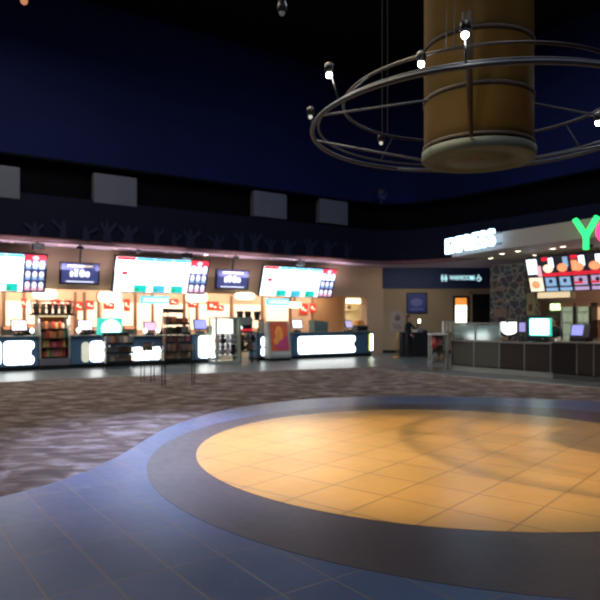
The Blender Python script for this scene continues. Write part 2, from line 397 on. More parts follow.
# red signs on the wall
for i, (px, py, w, h) in enumerate(((24, 303, 5, 9), (56, 303, 9, 7), (68, 303, 6, 6), (79, 306, 8, 9), (90, 305, 8, 9), (109, 304, 11, 10), (127, 305, 6, 12), (174, 302, 9, 6), (193, 303, 10, 9), (213, 306, 12, 9), (221, 308, 6, 6), (304, 309, 8, 11), (313, 308, 6, 9))):
    n = NB+.06; s0 = W.S(px, n); z = W.Z(px, py, n); Y = W.solve(px, n)[1]; ww = abs(W.S(px+w/2, n)-W.S(px-w/2, n))/2; hh = h*Y/F0/2
    t = thing('wall_sign', 'small red sign on the servery back wall, %s from the left' % ORD[i], 'sign', W.P(s0, n, z), W.rz, group='red signs on the servery wall')
    m = M(); m.box(-ww, ww, 0, .03, -hh, hh, .006); m.build('sign_board', M_red, t)
    m = M(); m.ball((-ww*.3, 0, hh*.1), ww*.3, .012, hh*.35, 10); m.box(ww*.15, ww*.6, -.006, 0, -hh*.4, -hh*.1); m.build('printed_mark', M_menucream, t)
# oval lamps under the header
def lamp_oval(i, px, py, w, h, n=NH+.17):
    s0 = W.S(px, n); z = W.Z(px, py, n); Y = W.solve(px, n)[1]; ww = abs(W.S(px+w/2, n)-W.S(px-w/2, n))/2; hh = h*Y/F0/2
    t = thing('oval_lamp', 'white oval lamp box '+i, 'lamp', W.P(s0, n, z), W.rz, group='oval lamps over the tills')
    pts = []
    for k in range(32):
        a = 2*PI*k/32; c, sn = math.cos(a), math.sin(a)
        pts.append((ww*math.copysign(abs(c)**.5, c), hh*math.copysign(abs(sn)**.6, sn)))
    m = M(); m.prism(pts, -.06, .1, 'y'); m.build('lit_shade', M_warmglow, t)
    m = M(); m.prism([(x*1.04, z_*1.05) for x, z_ in pts], .1, .13, 'y'); m.build('back_rim', M_steel, t)
    m = M(); m.box(-.02, .02, .0, .11, hh*.9, max(hh*1.2, 2.7-z+.05)); m.build('bracket', M_steel, t)
lamp_oval('left of the first hanging television', 45, 294, 24, 10)
lamp_oval('under the left end of the middle menu board', 110, 297, 22, 11)
lamp_oval('under the right end of the middle menu board', 197, 297, 20, 10)
lamp_oval('under the second hanging television', 245, 296, 18, 7)
lamp_oval('under the right-hand menu board', 295, 305, 11, 6)
# cyan signs
for i, (px, py, w, h, lab) in enumerate(((155, 300, 28, 8, 'middle'), (278, 302, 22, 7, 'right-hand'))):
    n = NH+.1; s0 = W.S(px, n); z = W.Z(px, py, n); Y = W.solve(px, n)[1]; ww = abs(W.S(px+w/2, n)-W.S(px-w/2, n))/2; hh = h*Y/F0/2
    t = thing('lit_sign', 'narrow cyan lit sign hanging under the %s menu board' % lab, 'sign', W.P(s0, n, z), W.rz)
    m = M(); m.box(-ww, ww, -.03, .08, -hh, hh, .02); m.build('sign_box', M_cyansign, t)
    m = M(); x = -ww*.85
    while x < ww*.85:
        w_ = random.uniform(.06, .16); m.box(x, min(x+w_, ww*.9), -.036, -.03, -hh*.5, hh*.55); x += w_+.035
    m.build('lettering', M_tvw, t)
    m = M(); m.box(-ww*.8, -ww*.75, 0, .05, hh*.9, max(hh, 2.7-z)+.05); m.box(ww*.75, ww*.8, 0, .05, hh*.9, max(hh, 2.7-z)+.05); m.build('hanger', M_steel, t)

# ------------------------------------------------------------------ menu boards
def menu_board(px0, px1, pg, ytop, ybot, label, npan=4, left_is_red=True):
    n = NH+.55; ca = (px0+pg)/2
    s0, s1, s2 = W.S(px0, n), W.S(pg, n), W.S(px1, n)
    zt = W.Z(ca, ytop, n); zb = W.Z(ca, ybot, n); H = (zt-zb)/math.cos(.33)
    t = thing('menu_board', label, 'menu board', W.P(s0, n-.15, zb), W.rz, .33, group='menu boards over the snack bar')
    L = s1-s0; Lg = s2-s1
    m = M(); m.box(-.04, L+Lg+.04, .0, .1, -.04, H+.04, .01); m.build('frame', M_blk, t)
    for k in range(npan):
        m = M(); a = L*k/npan+.015; b = L*(k+1)/npan-.005
        m.mi = 0; m.box(a, b, -.03, 0, 0, H)
        hd = 1 if (k == 0 and left_is_red) else 2
        m.mi = hd; m.box(a+.01, b-.01, -.036, -.03, H*.92, H)
        for r in range(5):
            m.mi = 5 if k else 4; zz = H*(.82-.13*r); 
            if (r+k) % 2: m.box(a+(b-a)*.15, a+(b-a)*random.uniform(.3, .5), -.034, -.03, zz, zz+H*.025)
        if not k: m.mi = 4; m.ball(((a+b)/2, -.03, H*.72), (b-a)*.3, .012, H*.1, 12); m.mi = 1; m.box(a+(b-a)*.35, a+(b-a)*.65, -.036, -.03, H*.5, H*.6)
        m.mi = 3 if k % 2 else 2
        if k: m.box(a+.02, a+(b-a)*.72, -.036, -.03, .01, H*.21); m.mi = 6; m.box(a+(b-a)*.1, a+(b-a)*.3, -.038, -.03, .03, H*.12)
        m.build('screen', [M_menu, M_menured, M_menublue, M_menuteal, M_menupink, M_menupale, M_menugrn], t)
    m = M(); a, b = L+.03, L+Lg-.02; m.mi = 0; m.box(a, b, -.03, 0, 0, H); m.mi = 1; m.box(a, b, -.036, -.03, H*.86, H)
    m.mi = 2
    for r in range(3):
        for c in range(3):
            cw = (b-a)/3; cx = a+cw*(c+.5); cz = H*(.72-.29*r)
            m.mi = 2; m.ball((cx, -.034, cz+H*.05), cw*.36, .012, H*.085, 12); m.mi = 3 if r < 2 else 4; m.box(cx-cw*.36, cx+cw*.36, -.038, -.03, cz-H*.1, cz-H*.01)
    m.ball(((a+b)/2, -.036, H*.93), (b-a)*.16, .012, H*.06, 12)
    m.build('picture_screen', [M_menunavy, M_menured, M_tvw, M_menupale, M_menupink], t)
    m = M()
    for x in (.3, L*.5, L+Lg-.3): m.cyl((x, .1, H*.75), (x, .1+.5*math.cos(.33), H*.75+.9*math.sin(.33)), .02)
    m.build('bracket', M_dkgrey, t)
menu_board(-52, 45, 23, 253, 290, 'long white lit menu board with red grid, at far left of snack bar')
menu_board(114, 206, 188, 259, 292, 'long white lit menu board over the middle tills')
menu_board(261, 333, 319, 268, 296, 'white lit menu board farthest right over the long counter')

# ------------------------------------------------------------------ hanging televisions
for i, (px, py, w, h, lab) in enumerate(((80, 273.5, 40, 22, 'left, between two menu boards'), (232.5, 279.5, 33, 20, 'right, beside the middle menu board'))):
    n = NH+.7; s0 = W.S(px, n); z = W.Z(px, py, n); Y = W.solve(px, n)[1]; ww = abs(W.S(px+w/2, n)-W.S(px-w/2, n))/2; hh = h*Y/F0/2
    t = thing('hanging_television', 'flat television on ceiling pole with violet screen, '+lab, 'television', W.P(s0, n, z), W.rz, .12, 'hanging televisions')
    m = M(); m.box(-ww, ww, -.02, .08, -hh, hh, .015); m.build('casing', M_blk, t)
    m = M(); m.box(-ww+.06, ww-.06, -.03, -.02, -hh+.05, hh-.05); sc = m.build('screen', M_tv, t)
    m = M(); m.mi = 1; m.box(-ww*.62, ww*.62, -.036, -.03, hh*.6, hh*.74); m.mi = 0
    m.ball((-ww*.42, -.034, -.02), ww*.1, .01, hh*.3, 12); m.box(-ww*.28, -ww*.12, -.036, -.03, -hh*.3, hh*.35); m.ball((ww*.1, -.034, .0), ww*.16, .01, hh*.34, 12); m.ball((ww*.36, -.034, -.02), ww*.13, .01, hh*.28, 12)
    m.box(-ww*.7, ww*.7, -.036, -.03, -hh*.78, -hh*.7); m.build('picture_marks', [M_tvw, M_tvy], sc)
    m = M(); m.cyl((0, .1, 0), (0, .1-.12*(4.1-z), 4.1-z), .03); m.build('pole', M_blk, t)

# soffit fittings
for i, (px, py, lab) in enumerate(((38, 243.5, 'leftmost, above the first menu board'), (80, 243, 'above the left television'), (138, 246, 'above the left part of the middle menu board'), (187, 250, 'above the right end of the middle menu board'), (236, 250.5, 'above the right television'), (300, 257, 'above the right-hand menu board'))):
    n = -.35; s0 = W.S(px, n); sz = .17 if i in (0, 3, 5) else .1
    t = thing('ceiling_speaker', 'small dark speaker box under the soffit, '+lab, 'speaker', W.P(s0, n, 4.12), W.rz, group='dark boxes under the soffit')
    m = M(); m.box(-sz, sz, -sz*.8, sz*.8, -sz*1.5, -.05, .02); m.build('casing', M_blk, t)
    m = M(); m.cyl((0, 0, -.06), (0, 0, 0), .03); m.build('mount', M_dkgrey, t)
    m = M(); m.cyl((0, -sz*.8, -sz*.85), (0, -sz*.8-.01, -sz*.85), sz*.45); m.build('grille', M_dkgrey, t)
def downlight(loc, label, group, hot, r=.07):
    t = thing('downlight', label, 'ceiling light', loc, 0, group=group)
    m = M(); m.lathe([(r*1.35, -.012), (r*1.35, 0), (r*.9, 0), (r*.9, -.012)], seg=20, cap=False); m.bm.faces.new([v for v in m.bm.verts if abs(v.co.z) < 1e-6 and v.co.xy.length < r]) if False else None
    m.build('trim_ring', M_white, t)
    m = M(); m.lathe([(.001, -.012), (r*.9, -.01), (r*.9, -.002), (.001, -.002)], seg=20); m.build('lens', hot, t)
M_down = mat('downlight_lens', (255, 240, 225), emit=9, var=.01)
M_downdim = mat('weak_downlight_lens', (255, 190, 180), emit=1.5, var=.01)
for i, px in enumerate((12, 60, 116, 166, 206, 226, 271, 345)):
    n = -.85 if px != 345 else -.35
    downlight(W.P(W.S(px, n), n, 4.12), 'small round downlight in the snack bar soffit, %s from the left' % ORD[i], 'downlights in the snack bar soffit', M_down if px == 206 else M_downdim, .07 if px != 206 else .09)

# ------------------------------------------------------------------ snack bar counters
def lobed(x0, x1, z0, z1, notch=True):
    """rounded rectangle with a bitten right side"""
    r = min(.12, (z1-z0)*.25); P_ = []
    def arc(cx, cz, a0, a1, rr=r):
        for k in range(7):
            a = a0+(a1-a0)*k/6; P_.append((cx+rr*math.cos(a), cz+rr*math.sin(a)))
    arc(x0+r, z0+r, PI, 1.5*PI); arc(x1-r, z0+r, 1.5*PI, 2*PI)
    if notch:
        zc = (z0+z1)/2
        P_.extend([(x1, zc-.16), (x1-.1, zc-.06), (x1-.1, zc+.06), (x1, zc+.16)])
    arc(x1-r, z1-r, 0, .5*PI); arc(x0+r, z1-r, .5*PI, PI)
    return P_
def counter(px0, px1, glows, label, H=1.1, dep=.75, n=0, blue=None):
    s0, s1 = W.S(px0, n), W.S(px1, n); L = s1-s0
    t = thing('service_counter', label, 'counter', W.P(s0, n), W.rz, group='snack bar counters')
    m = M(); m.box(0, L, .08, dep, 0, .14); m.build('plinth', M_kick, t)
    m = M(); m.box(0, L, 0, dep, .14, H-.05, .02); m.build('body', M_bluehouse, t)
    m = M(); m.box(-.03, L+.03, -.06, dep+.05, H-.05, H, .015); m.build('worktop', M_ctop, t)
    for (g0, g1, y0, y1, mm, notch) in glows:
        a, b = W.S(g0, n)-s0, W.S(g1, n)-s0; c = (g0+g1)/2
        z1, z0 = W.Z(c, y0, n), W.Z(c, y1, n)
        m = M(); m.prism(lobed(a, b, max(z0, .2), min(z1, H-.08), notch), -.03, .0, 'y'); m.build('light_panel', mm, t)
    return t
counter(-42, 38.5, [(-38, 1, 341, 368, M_glow, False), (3.5, 34, 341, 366.5, M_glow, True)], 'blue grey counter with glowing white front, at the far left edge')
counter(71, 106, [(90, 104.5, 341, 364.5, M_glow, False), (81.5, 89.5, 342, 364, M_glowdim, False)], 'blue grey counter with half lit front, right of the candy case')
counter(107, 190, [(130, 161, 347, 363.5, M_glow, False), (166, 188, 347, 363, M_glowdim, False)], 'dark counter behind the snack racks with small glowing panel', H=1.06)
counter(192, 219, [(198.5, 217.5, 335.5, 361, M_glow, False)], 'blue grey counter with glowing front, left of the white display case')
counter(258, 270, [(261, 266, 337, 346.5, M_glow, False), (261, 266, 348, 358.5, M_glow, False)], 'narrow blue counter end with two stacked white lights')
counter(292.5, 368, [(298, 355, 336, 357.5, M_glow, True)], 'long blue grey counter with wide glowing front, right end of snack bar')
# rounded corner end of the long counter
s0 = W.S(368, 0); r_ = .55
t = thing('counter_corner', 'angled blue counter end with slim lime and white light panels', 'counter', W.P(s0+.03, 0), W.rz)
oc = [(0, 0), (.32, .12), (.5, .45), (.5, .75), (0, .75)]
m = M(); m.prism([(x*.92, y+.03) for x, y in oc], 0, .14); m.build('plinth', M_kick, t)
m = M(); m.prism(oc, .14, 1.05); m.build('body', M_bluehouse, t)
m = M(); m.prism([(0, -.06), (.36, .07), (.57, .43), (.57, .8), (0, .8)], 1.05, 1.1); m.build('worktop', M_ctop, t)
m = M(); m.T = Matrix.Rotation(math.atan2(.12, .32), 4, 'Z'); m.prism(lobed(.04, .17, .25, .98, False), -.03, 0, 'y'); m.build('light_panel', M_glowlime, t, label='lime lit strip')
m = M(); m.T = Matrix.Rotation(math.atan2(.12, .32), 4, 'Z'); m.prism(lobed(.2, .33, .25, .98, False), -.03, 0, 'y'); m.build('light_panel', M_glow, t, label='white lit strip')

# back counter along servery wall
s0, s1 = W.S(2, NB+.7), W.S(340, NB+.7)
t = thing('back_counter', 'long pale back counter along the servery wall behind the tills', 'counter', W.P(s0, NB+.62), W.rz)
m = M(); m.box(0, s1-s0, 0, .58, 0, .86); m.build('body', mat('cream_laminate', (222, 200, 170), .5), t)
m = M(); m.box(-.02, s1-s0, -.04, .58, .86, .91, .01); m.build('worktop', M_steel, t)
# machines on back counter
rr = random.Random(5)
for i, px in enumerate((8, 30, 62, 92, 128, 165, 182, 214, 250, 270)):
    n = NB+.4; s0 = W.S(px, n); w = rr.uniform(.17, .27); h = rr.uniform(.3, .55); mm = [M_steel, M_blk, M_white, M_dkgrey][i % 4]
    t = thing('drink_machine', 'small %s machine on the back counter, %s from the left' % (['steel', 'black', 'white', 'dark grey'][i % 4], ORD[i]), 'machine', W.P(s0, n, .91), W.rz, group='machines on the back counter')
    m = M(); m.box(-w, w, -.18, .2, 0, .04, .01); m.box(-w, w, -.02, .2, .04, h-.12); m.box(-w, w, -.2, .2, h-.14, h, .015); m.build('body', mm, t)
    m = M(); m.cyl((-w*.4, -.14, h-.14), (-w*.4, -.14, h-.2), .02); m.cyl((w*.4, -.14, h-.14), (w*.4, -.14, h-.2), .02); m.build('spout', M_chrome, t)
    m = M(); m.box(-w*.7, w*.7, -.206, -.2, h-.11, h-.04); m.build('lit_label', M_menufood, t)

# tills
def till(F, px, n, z, label, w=.2, h=.17, smat=M_monitor, rot=0, pz=0):
    t = thing('till_terminal', label, 'till', F.P(F.S(px, n), n, z), F.rz+rot, group='till terminals')
    m = M(); m.box(-.14, .14, -.1, .14, 0, .08, .01); m.build('base', M_blk, t)
    m = M(); m.cyl((0, .06, .07), (0, .03, .24), .03); m.build('neck', M_blk, t)
    m = M(); m.T = Matrix.Translation((0, 0, .13+h)) @ Matrix.Rotation(-.28, 4, 'X'); m.box(-w, w, -.02, .03, -h, h, .01); m.build('casing', M_blk, t)
    m = M(); m.T = Matrix.Translation((0, 0, .13+h)) @ Matrix.Rotation(-.28, 4, 'X'); m.box(-w+.035, w-.035, -.026, -.02, -h+.035, h-.035); m.build('screen', smat, t)
till(W, 19, -.4, 1.1, 'till with pale lit screen on the far left counter', .25, .19)
till(W, 85, -.35, 1.1, 'till with white screen on the counter right of the candy case', .25, .19)
till(W, 150, -.5, 1.06, 'till with pinkish screen behind the racks on the middle counter', .24, .18, mat('pinkish_lit_screen', (205, 170, 200), emit=1.0))
till(W, 200, -.35, 1.1, 'till with blue screen on the counter left of white display case', .26, .2, M_monblue)
till(W, 297, -.35, 1.1, 'till with bright white screen at left end of the long counter', .24, .2, M_monitor, -.2)
till(W, 348.5, -.35, 1.1, 'till with lavender screen at right end of the long counter', .26, .18, mat('lavender_pale_screen', (190, 180, 225), emit=.9), .25)
# customer display balls / scanners
for i, (px, n, z, lab) in enumerate(((32, -.25, 1.1, 'on the far left counter'), (78.5, -.2, 1.1, 'left of the till beside the candy case'), (145, -.12, 1.06, 'left one on the middle counter'), (158, -.12, 1.06, 'right one on the middle counter'))):
    t = thing('counter_lamp', 'small white glowing globe lamp on a stem, '+lab, 'lamp', W.P(W.S(px, n), n, z), W.rz, group='small globe lamps')
    m = M(); m.cyl((0, 0, 0), (0, 0, .02), .06); m.cyl((0, 0, .02), (0, 0, .1), .015); m.build('stem', M_chrome, t)
    m = M(); m.ball((0, 0, .16), .075, .075, .085); m.build('globe', M_tealwhite, t)
# cup / popcorn boxes on long counter
t = thing('condiment_box', 'grey teal open box bin standing on the long counter, left half', 'box', W.P(W.S(318.5, -.35), -.35, 1.1), W.rz)
m = M(); m.prism([(-.35, 0), (.35, 0), (.38, .42), (-.38, .5)], -.2, .2, 'y'); m.build('body', mat('grey_teal_box', (100, 120, 118), .5), t)
m = M(); m.box(-.3, .3, -.206, -.2, .1, .3); m.build('front_label', M_ctop, t)
t = thing('napkin_box', 'low dark teal box on the right end of the long counter', 'box', W.P(W.S(360, -.4), -.4, 1.1), W.rz)
m = M(); m.box(-.32, .32, -.18, .18, 0, .26, .02); m.build('body', mat('dark_teal_box', (58, 78, 84), .5), t)
m = M(); m.box(-.25, .25, -.186, -.18, .06, .2, .003); m.build('front_slot', M_blk, t)
m = M(); m.prism([(-.22, 0), (.22, 0), (.2, .16), (.05, .24), (-.18, .2)], -.12, .12, 'y'); m.build('snack_tray', mat('orange_tray', (232, 160, 84), .5), loc=W.P(W.S(359, -.4), -.4, 1.36), rz=W.rz, label='orange snack tray sitting on the low dark teal box', cat='tray')

# teal lit slush machine
def teal_case(F, px, py0, py1, w, n, z0, label):
    s0 = F.S(px, n); Y = F.solve(px, n)[1]; ww = abs(F.S(px+w/2, n)-F.S(px-w/2, n))/2; h = F.Z(px, py0, n)-z0
    t = thing('drink_dispenser', label, 'drink dispenser', F.P(s0, n, z0), F.rz)
    m = M(); m.box(-ww, ww, 0, .4, 0, h, .03); m.build('case', M_teal, t)
    P_ = [(ww*.82*math.cos(a), h*.38+h*.52*math.sin(a)) for a in [PI*k/16 for k in range(17)]]
    P_ = [(ww*.82, h*.2)]+P_+[(-ww*.82, h*.2)]
    m = M(); m.prism(P_, -.03, .0, 'y'); m.build('lit_dome', M_tealwhite, t)
    m = M()
    for k in (-.5, -.05, .4): m.box(ww*k, ww*(k+.22), -.05, 0, h*.07, h*.16)
    m.build('tap', M_blk, t)
teal_case(W, 111, 318, 333, 23, -.45, 1.06, 'teal glowing drink dispenser with white dome beside the middle counter')

# ------------------------------------------------------------------ candy display case
cols = list(PACK)
def packet(F, s, n, z, w, h, d, col, label, group, rx=0, ry=0, shape=0):
    m = M()
    if shape == 0: m.box(-w/2, w/2, -d/2, d/2, 0, h, min(w, d, h)*.15)
    elif shape == 1:   # pillow bag
        P_ = [(-w*.5, 0), (w*.5, 0), (w*.42, h*.12), (w*.5, h*.5), (w*.42, h*.88), (w*.5, h), (-w*.5, h), (-w*.42, h*.88), (-w*.5, h*.5), (-w*.42, h*.12)]
        m.prism(P_, -d*.5, d*.5, 'y')
    else: m.lathe([(w*.38, 0), (w*.5, h*.1), (w*.5, h*.8), (w*.4, h)], seg=12)
    p = F.P(s, n, z); o = m.build('snack_packet', PACK[col], loc=p, rz=F.rz, rx=rx, label=label, cat='snack packet', group=group)
    return o
s0, s1 = W.S(39.5, .05), W.S(70.5, .05); L = s1-s0; Hc = 1.75
t = thing('candy_display_case', 'tall open candy display case with rows of colourful packets', 'display case', W.P(s0, .05), W.rz)
m = M(); m.box(0, L, .05, .75, 0, .14); m.build('plinth', M_kick, t)
m = M(); m.box(0, L, 0, .75, .14, .36, .02); m.build('base_panel', mat('dull_grey_panel', (100, 100, 110), .5), t)
for a, b in ((0, .05), (L-.05, L)):
    m = M(); m.prism([(0, .36), (.75, .36), (.75, Hc), (.28, Hc), (0, 1.1)], a, b, 'x'); m.build('side_panel', M_chrome, t)
m = M(); m.box(.05, L-.05, .7, .75, .36, Hc); m.build('back_panel', mat('case_back', (120, 70, 60), .5), t)
m = M(); m.prism([(.02, Hc-.1), (.75, Hc-.1), (.75, Hc), (.3, Hc+.02)], 0, L, 'x') if False else m.box(.02, L-.02, .28, .75, Hc-.05, Hc); m.build('top_rail', mat('cream_lit_rail', (240, 215, 160), emit=.6), t)
lev = [.42, .72, 1.02, 1.32]
for i, z in enumerate(lev):
    m = M(); yf = .04 if z < 1.05 else .04+(z-1.05)*.42+.03; m.box(.05, L-.05, yf, .7, z-.03, z); m.build('shelf', M_dkgrey, t)
SH = ['bottom', 'second lowest', 'second highest', 'top']
rr = random.Random(2)
for i, z in enumerate(lev):
    yf = .04 if z < 1.05 else .04+(z-1.05)*.42+.03
    pals = [['red', 'yellow', 'green', 'pink', 'orange'], ['pink', 'red', 'cream', 'yellow', 'red'], ['purple', 'red', 'green', 'orange', 'brown'], ['cream', 'orange', 'red', 'brown', 'yellow']][i]
    for k in range(7):
        x = .12+(L-.24)*(k+.5)/7; c = pals[rr.randrange(5)]
        packet(W, s0+x, .05-(yf+.13), z, (L-.3)/7.6, rr.uniform(.17, .25), .1, c, '%s snack packet in the candy display case, %s shelf, %s from the left' % (c, SH[i], ORD[k]), 'packets in the candy display case', shape=rr.choice((0, 1)))
# brochure / cup holder on top of the candy case
t = thing('countertop_basket', 'dark wire basket with grey cups on top of the candy case', 'basket', W.P(s0+L*.55, -.5, Hc+.05), W.rz)
m = M()
for x in (-.6, .6): m.cyl((x, -.15, 0), (x*1.08, -.18, .42), .018); m.cyl((x, .15, 0), (x*1.08, .18, .42), .018)
for z in (0.015, .2, .41): 
    k = 1+z*.2
    for y in (-.15, .15): m.cyl((-.6*k, y*k, z), (.6*k, y*k, z), .014)
    for x in (-.6, .6): m.cyl((x*k, -.15*k, z), (x*k, .15*k, z), .014)
m.build('wire_frame', M_dkgrey, t)
for k in range(6):
    m = M(); m.lathe([(.07, 0), (.09, .3), (.095, .31)], seg=14)
    m.build('paper_cup', [PACK['grey'], PACK['cream'], PACK['brown']][k % 3], loc=W.P(s0+L*.55-.5+.2*k, -.5, Hc+.08), rz=W.rz, label='%s paper cup stack in the dark wire basket, %s from the left' % (['grey', 'cream', 'brown'][k % 3], ORD[k]), cat='cup', group='cups in the wire basket')
m = M(); m.box(-.7, .7, -.2, .2, -.05, 0, .01); m.build('basket_tray', M_dkgrey, t)

# ------------------------------------------------------------------ wire snack racks
def rack(pxc, n, w, h, levels, label, depth=.45, fr=M_dkgrey, legs=.16, top_w=None):
    s0 = W.S(pxc, n)
    t = thing('snack_rack', label, 'display rack', W.P(s0, n), W.rz)
    k = (top_w or w)/w
    for x in (-w/2, w/2):
        for y in (-depth/2, depth/2):
            m = M(); m.cyl((x, y, 0), (x*k, y, h), .018, seg=8); m.build('post', fr, t)
    for z in levels:
        kk = 1+(k-1)*z/h; a = w/2*kk
        m = M(); m.box(-a, a, -depth/2, depth/2, z-.02, z)
        m.box(-a, a, -depth/2-.01, -depth/2+.005, z, z+.06); m.build('shelf', fr, t)
    m = M(); m.box(-w/2*k, w/2*k, depth/2-.01, depth/2+.01, h-.15, h); m.build('top_bar', fr, t)
    return s0
w3 = abs(W.S(131, .6)-W.S(104.5, .6)); h3 = 1.18
s0 = rack(118, .6, w3, h3, [.2, .5, .8], 'low dark wire rack of tan snack bags in front of the middle counter')
rr = random.Random(9)
for i, z in enumerate((.2, .5, .8)):
    for k in range(6):
        c = rr.choice(('tan', 'brown', 'cream', 'grey', 'tan'))
        packet(W, s0-w3/2+w3*(k+.5)/6, .6, z, w3/6.2, rr.uniform(.2, .27), .24, c, '%s snack bag in the low wire rack, %s shelf, %s from the left' % (c, ('bottom', 'middle', 'top')[i], ORD[k]), 'bags in the low wire rack', shape=1)
w4 = abs(W.S(190, .6)-W.S(162, .6))
s0 = rack(176, .6, w4, 2.0, [.22, .5, .8, 1.12, 1.45], 'tall wire rack heaped with snacks in front of the middle counter', top_w=w4*.72)
for i, z in enumerate((.22, .5, .8, 1.12, 1.45)):
    kk = 1-(.28)*z/2.0; ww = w4*kk
    for k in range(6 if i < 4 else 4):
        nn = 6 if i < 4 else 4
        c = rr.choice((('tan', 'brown', 'cream'), ('brown', 'grey', 'tan'), ('tan', 'brown', 'pink', 'grey'), ('brown', 'grey', 'green'), ('brown', 'orange', 'grey'))[i])
        packet(W, s0-ww/2+ww*(k+.5)/nn, .6+rr.uniform(-.03, .05), z, ww/nn*1.0, rr.uniform(.22, .28), .24, c, '%s snack in the tall wire rack, %s shelf from the bottom, %s from the left' % (c, ORD[i], ORD[k]), 'snacks in the tall wire rack', shape=rr.choice((0, 1, 2)))
# slim leg stands (wire baskets) in front of the racks
def wire_stand(px0, px1, pybase, h, label, items):
    Y = EYE*F0/(pybase-HZ); x0, x1 = (px0-300)/F0*Y, (px1-300)/F0*Y; w = x1-x0
    t = thing('wire_stand', label, 'stand', ((x0+x1)/2, Y, 0), 0, group='slim wire stands on the walkway edge')
    for x in (-w/2, w/2):
        for y in (0, .35):
            m = M(); m.cyl((x, y, 0), (x, y, h), .012, seg=8); m.build('leg', M_dkgrey, t)
    m = M()
    for z in (h-.18, h):
        for y in (0, .35): m.cyl((-w/2, y, z), (w/2, y, z), .01, seg=6)
        for x in (-w/2, w/2): m.cyl((x, 0, z), (x, .35, z), .01, seg=6)
    for k in range(7):
        x = -w/2+w*k/6; m.cyl((x, 0, h-.18), (x, 0, h), .006, seg=6); m.cyl((x, .35, h-.18), (x, .35, h), .006, seg=6); m.cyl((x, 0, h-.18), (x, .35, h-.18), .006, seg=6)
    m.build('wire_basket', M_dkgrey, t)
    for k in range(items):
        x = -w/2+w*(k+.5)/items; c = ('grey', 'tan', 'brown')[k % 3]; m = M(); m.box(-w/items*.42, w/items*.42, -.06, .06, 0, .16, .02)
        m.build('snack_packet', PACK[c], loc=((x0+x1)/2+x, Y+.17, h-.17), rz=0, label='%s packet in the %s slim wire stand, %s from the left' % (c, 'left' if px0 < 150 else 'right', ORD[k]), cat='snack packet', group='packets in the slim wire stands')
wire_stand(141, 151, 382, 1.0, 'slim left wire stand with thin dark legs before the middle counter', 3)
wire_stand(162, 192, 386, 1.02, 'wide right wire stand with thin dark legs before the tall rack', 5)

# ------------------------------------------------------------------ white glass display case and shelf unit
nA = .9
sa, sb = W.S(216, nA), W.S(240, nA); L = sb-sa
t = thing('glass_display_case', 'tall white framed display case with lit back panel and open sides', 'display case', W.P(sa, nA), W.rz)
zt = W.Z(228, 317, nA)
m = M(); m.box(0, L, 0, .6, 0, .12, .01); m.build('base', M_chrome, t)
for x, y in ((0, 0), (L-.06, 0), (0, .54), (L-.06, .54)):
    m = M(); m.box(x, x+(.1 if x else .05), y, y+.06, .12, zt, .005); m.build('post', mat('pale_olive_frame', (170, 172, 140), .4), t)
m = M(); m.box(0, L+.04, 0, .6, zt-.05, zt); m.build('top', M_chrome, t)
m = M(); m.box(.06, L-.08, .4, .43, .3, zt-.08); m.build('lit_panel', mat('white_lit_sheet', (235, 240, 235), emit=1.5, var=.15, scale=3), t)
for z in (.32, .72): 
    m = M(); m.box(.03, L-.04, .03, .4, z-.02, z); m.build('shelf', M_chrome, t)
rr = random.Random(21)
for i, z in enumerate((.32, .72)):
    for k in range(4):
        c = ('white', 'grey', 'pale pink', 'dark')[(k+i*2) % 4]; mm = (M_white, PACK['grey'], M_menupink if False else mat('pale_pink_plush', (225, 190, 190), .8), M_dkcloth2)[(k+i*2) % 4]
        m = M(); m.ball((0, 0, .12), .12, .1, .12); m.ball((0, -.02, .29), .09, .085, .085); m.ball((-.06, 0, .37), .03); m.ball((.06, 0, .37), .03); m.ball((-.1, -.05, .17), .04, .05, .06); m.ball((.1, -.05, .17), .04, .05, .06)
        m.build('plush_toy', mm, loc=W.P(sa+.16+(L-.36)*k/3, nA-.2, z), rz=W.rz, label='%s plush toy in the white display case, %s shelf, %s from the left' % (c, ('lower', 'upper')[i], ORD[k]), cat='toy', group='plush toys in the white display case')
# dark shelf unit next to it
nC = .9; sa, sb = W.S(240.5, nC), W.S(258.5, nC); L = sb-sa
t = thing('merchandise_shelf', 'dark open shelf unit with grey upper board right of the white case', 'shelf unit', W.P(sa, nC), W.rz)
zt = W.Z(250, 317, nC)
for x in (0, L-.04):
    for y in (0, .46):
        m = M(); m.box(x, x+.04, y, y+.04, 0, zt-.05 if y else 1.3); m.build('post', M_dkgrey, t)
m = M(); m.box(0, L, .47, .5, 1.15, zt, .005); m.build('back_board', mat('grey_green_board', (132, 148, 140), .5), t)
for z in (.45, .8, 1.15):
    m = M(); m.box(0, L, 0, .5, z-.03, z); m.build('shelf', M_kick, t)
for i, (x, z, r, mm, nm) in enumerate(((.22, .45, .17, M_dkcloth2, 'dark'), (.6, .45, .2, PACK['tan'], 'large tan'), (.25, .8, .13, PACK['brown'], 'brown'), (.52, .8, .13, PACK['grey'], 'grey'), (.78, .8, .12, M_dkcloth2, 'charcoal'))):
    m = M(); r *= .8; m.ball((0, 0, r*.85), r, r*.9, r*.85); m.ball((0, -r*.2, r*1.95), r*.62, r*.6, r*.55); m.ball((-r*.42, 0, r*2.35), r*.22); m.ball((r*.42, 0, r*2.35), r*.22)
    m.ball((-r*.8, -r*.4, r*.9), r*.3, r*.4, r*.45); m.ball((r*.8, -r*.4, r*.9), r*.3, r*.4, r*.45)
    m.build('plush_toy', mm, loc=W.P(sa+x*L/.9, nC-.24, z), rz=W.rz, label='%s plush toy on the dark merchandise shelf, %s level' % (nm, 'lower' if z < .6 else 'middle'), cat='toy', group='plush toys on the dark shelf')
t = thing('popcorn_tub', 'black tub with red band on the merchandise shelf top level', 'tub', W.P(sa+L*.5, nC-.24, 1.15), W.rz)
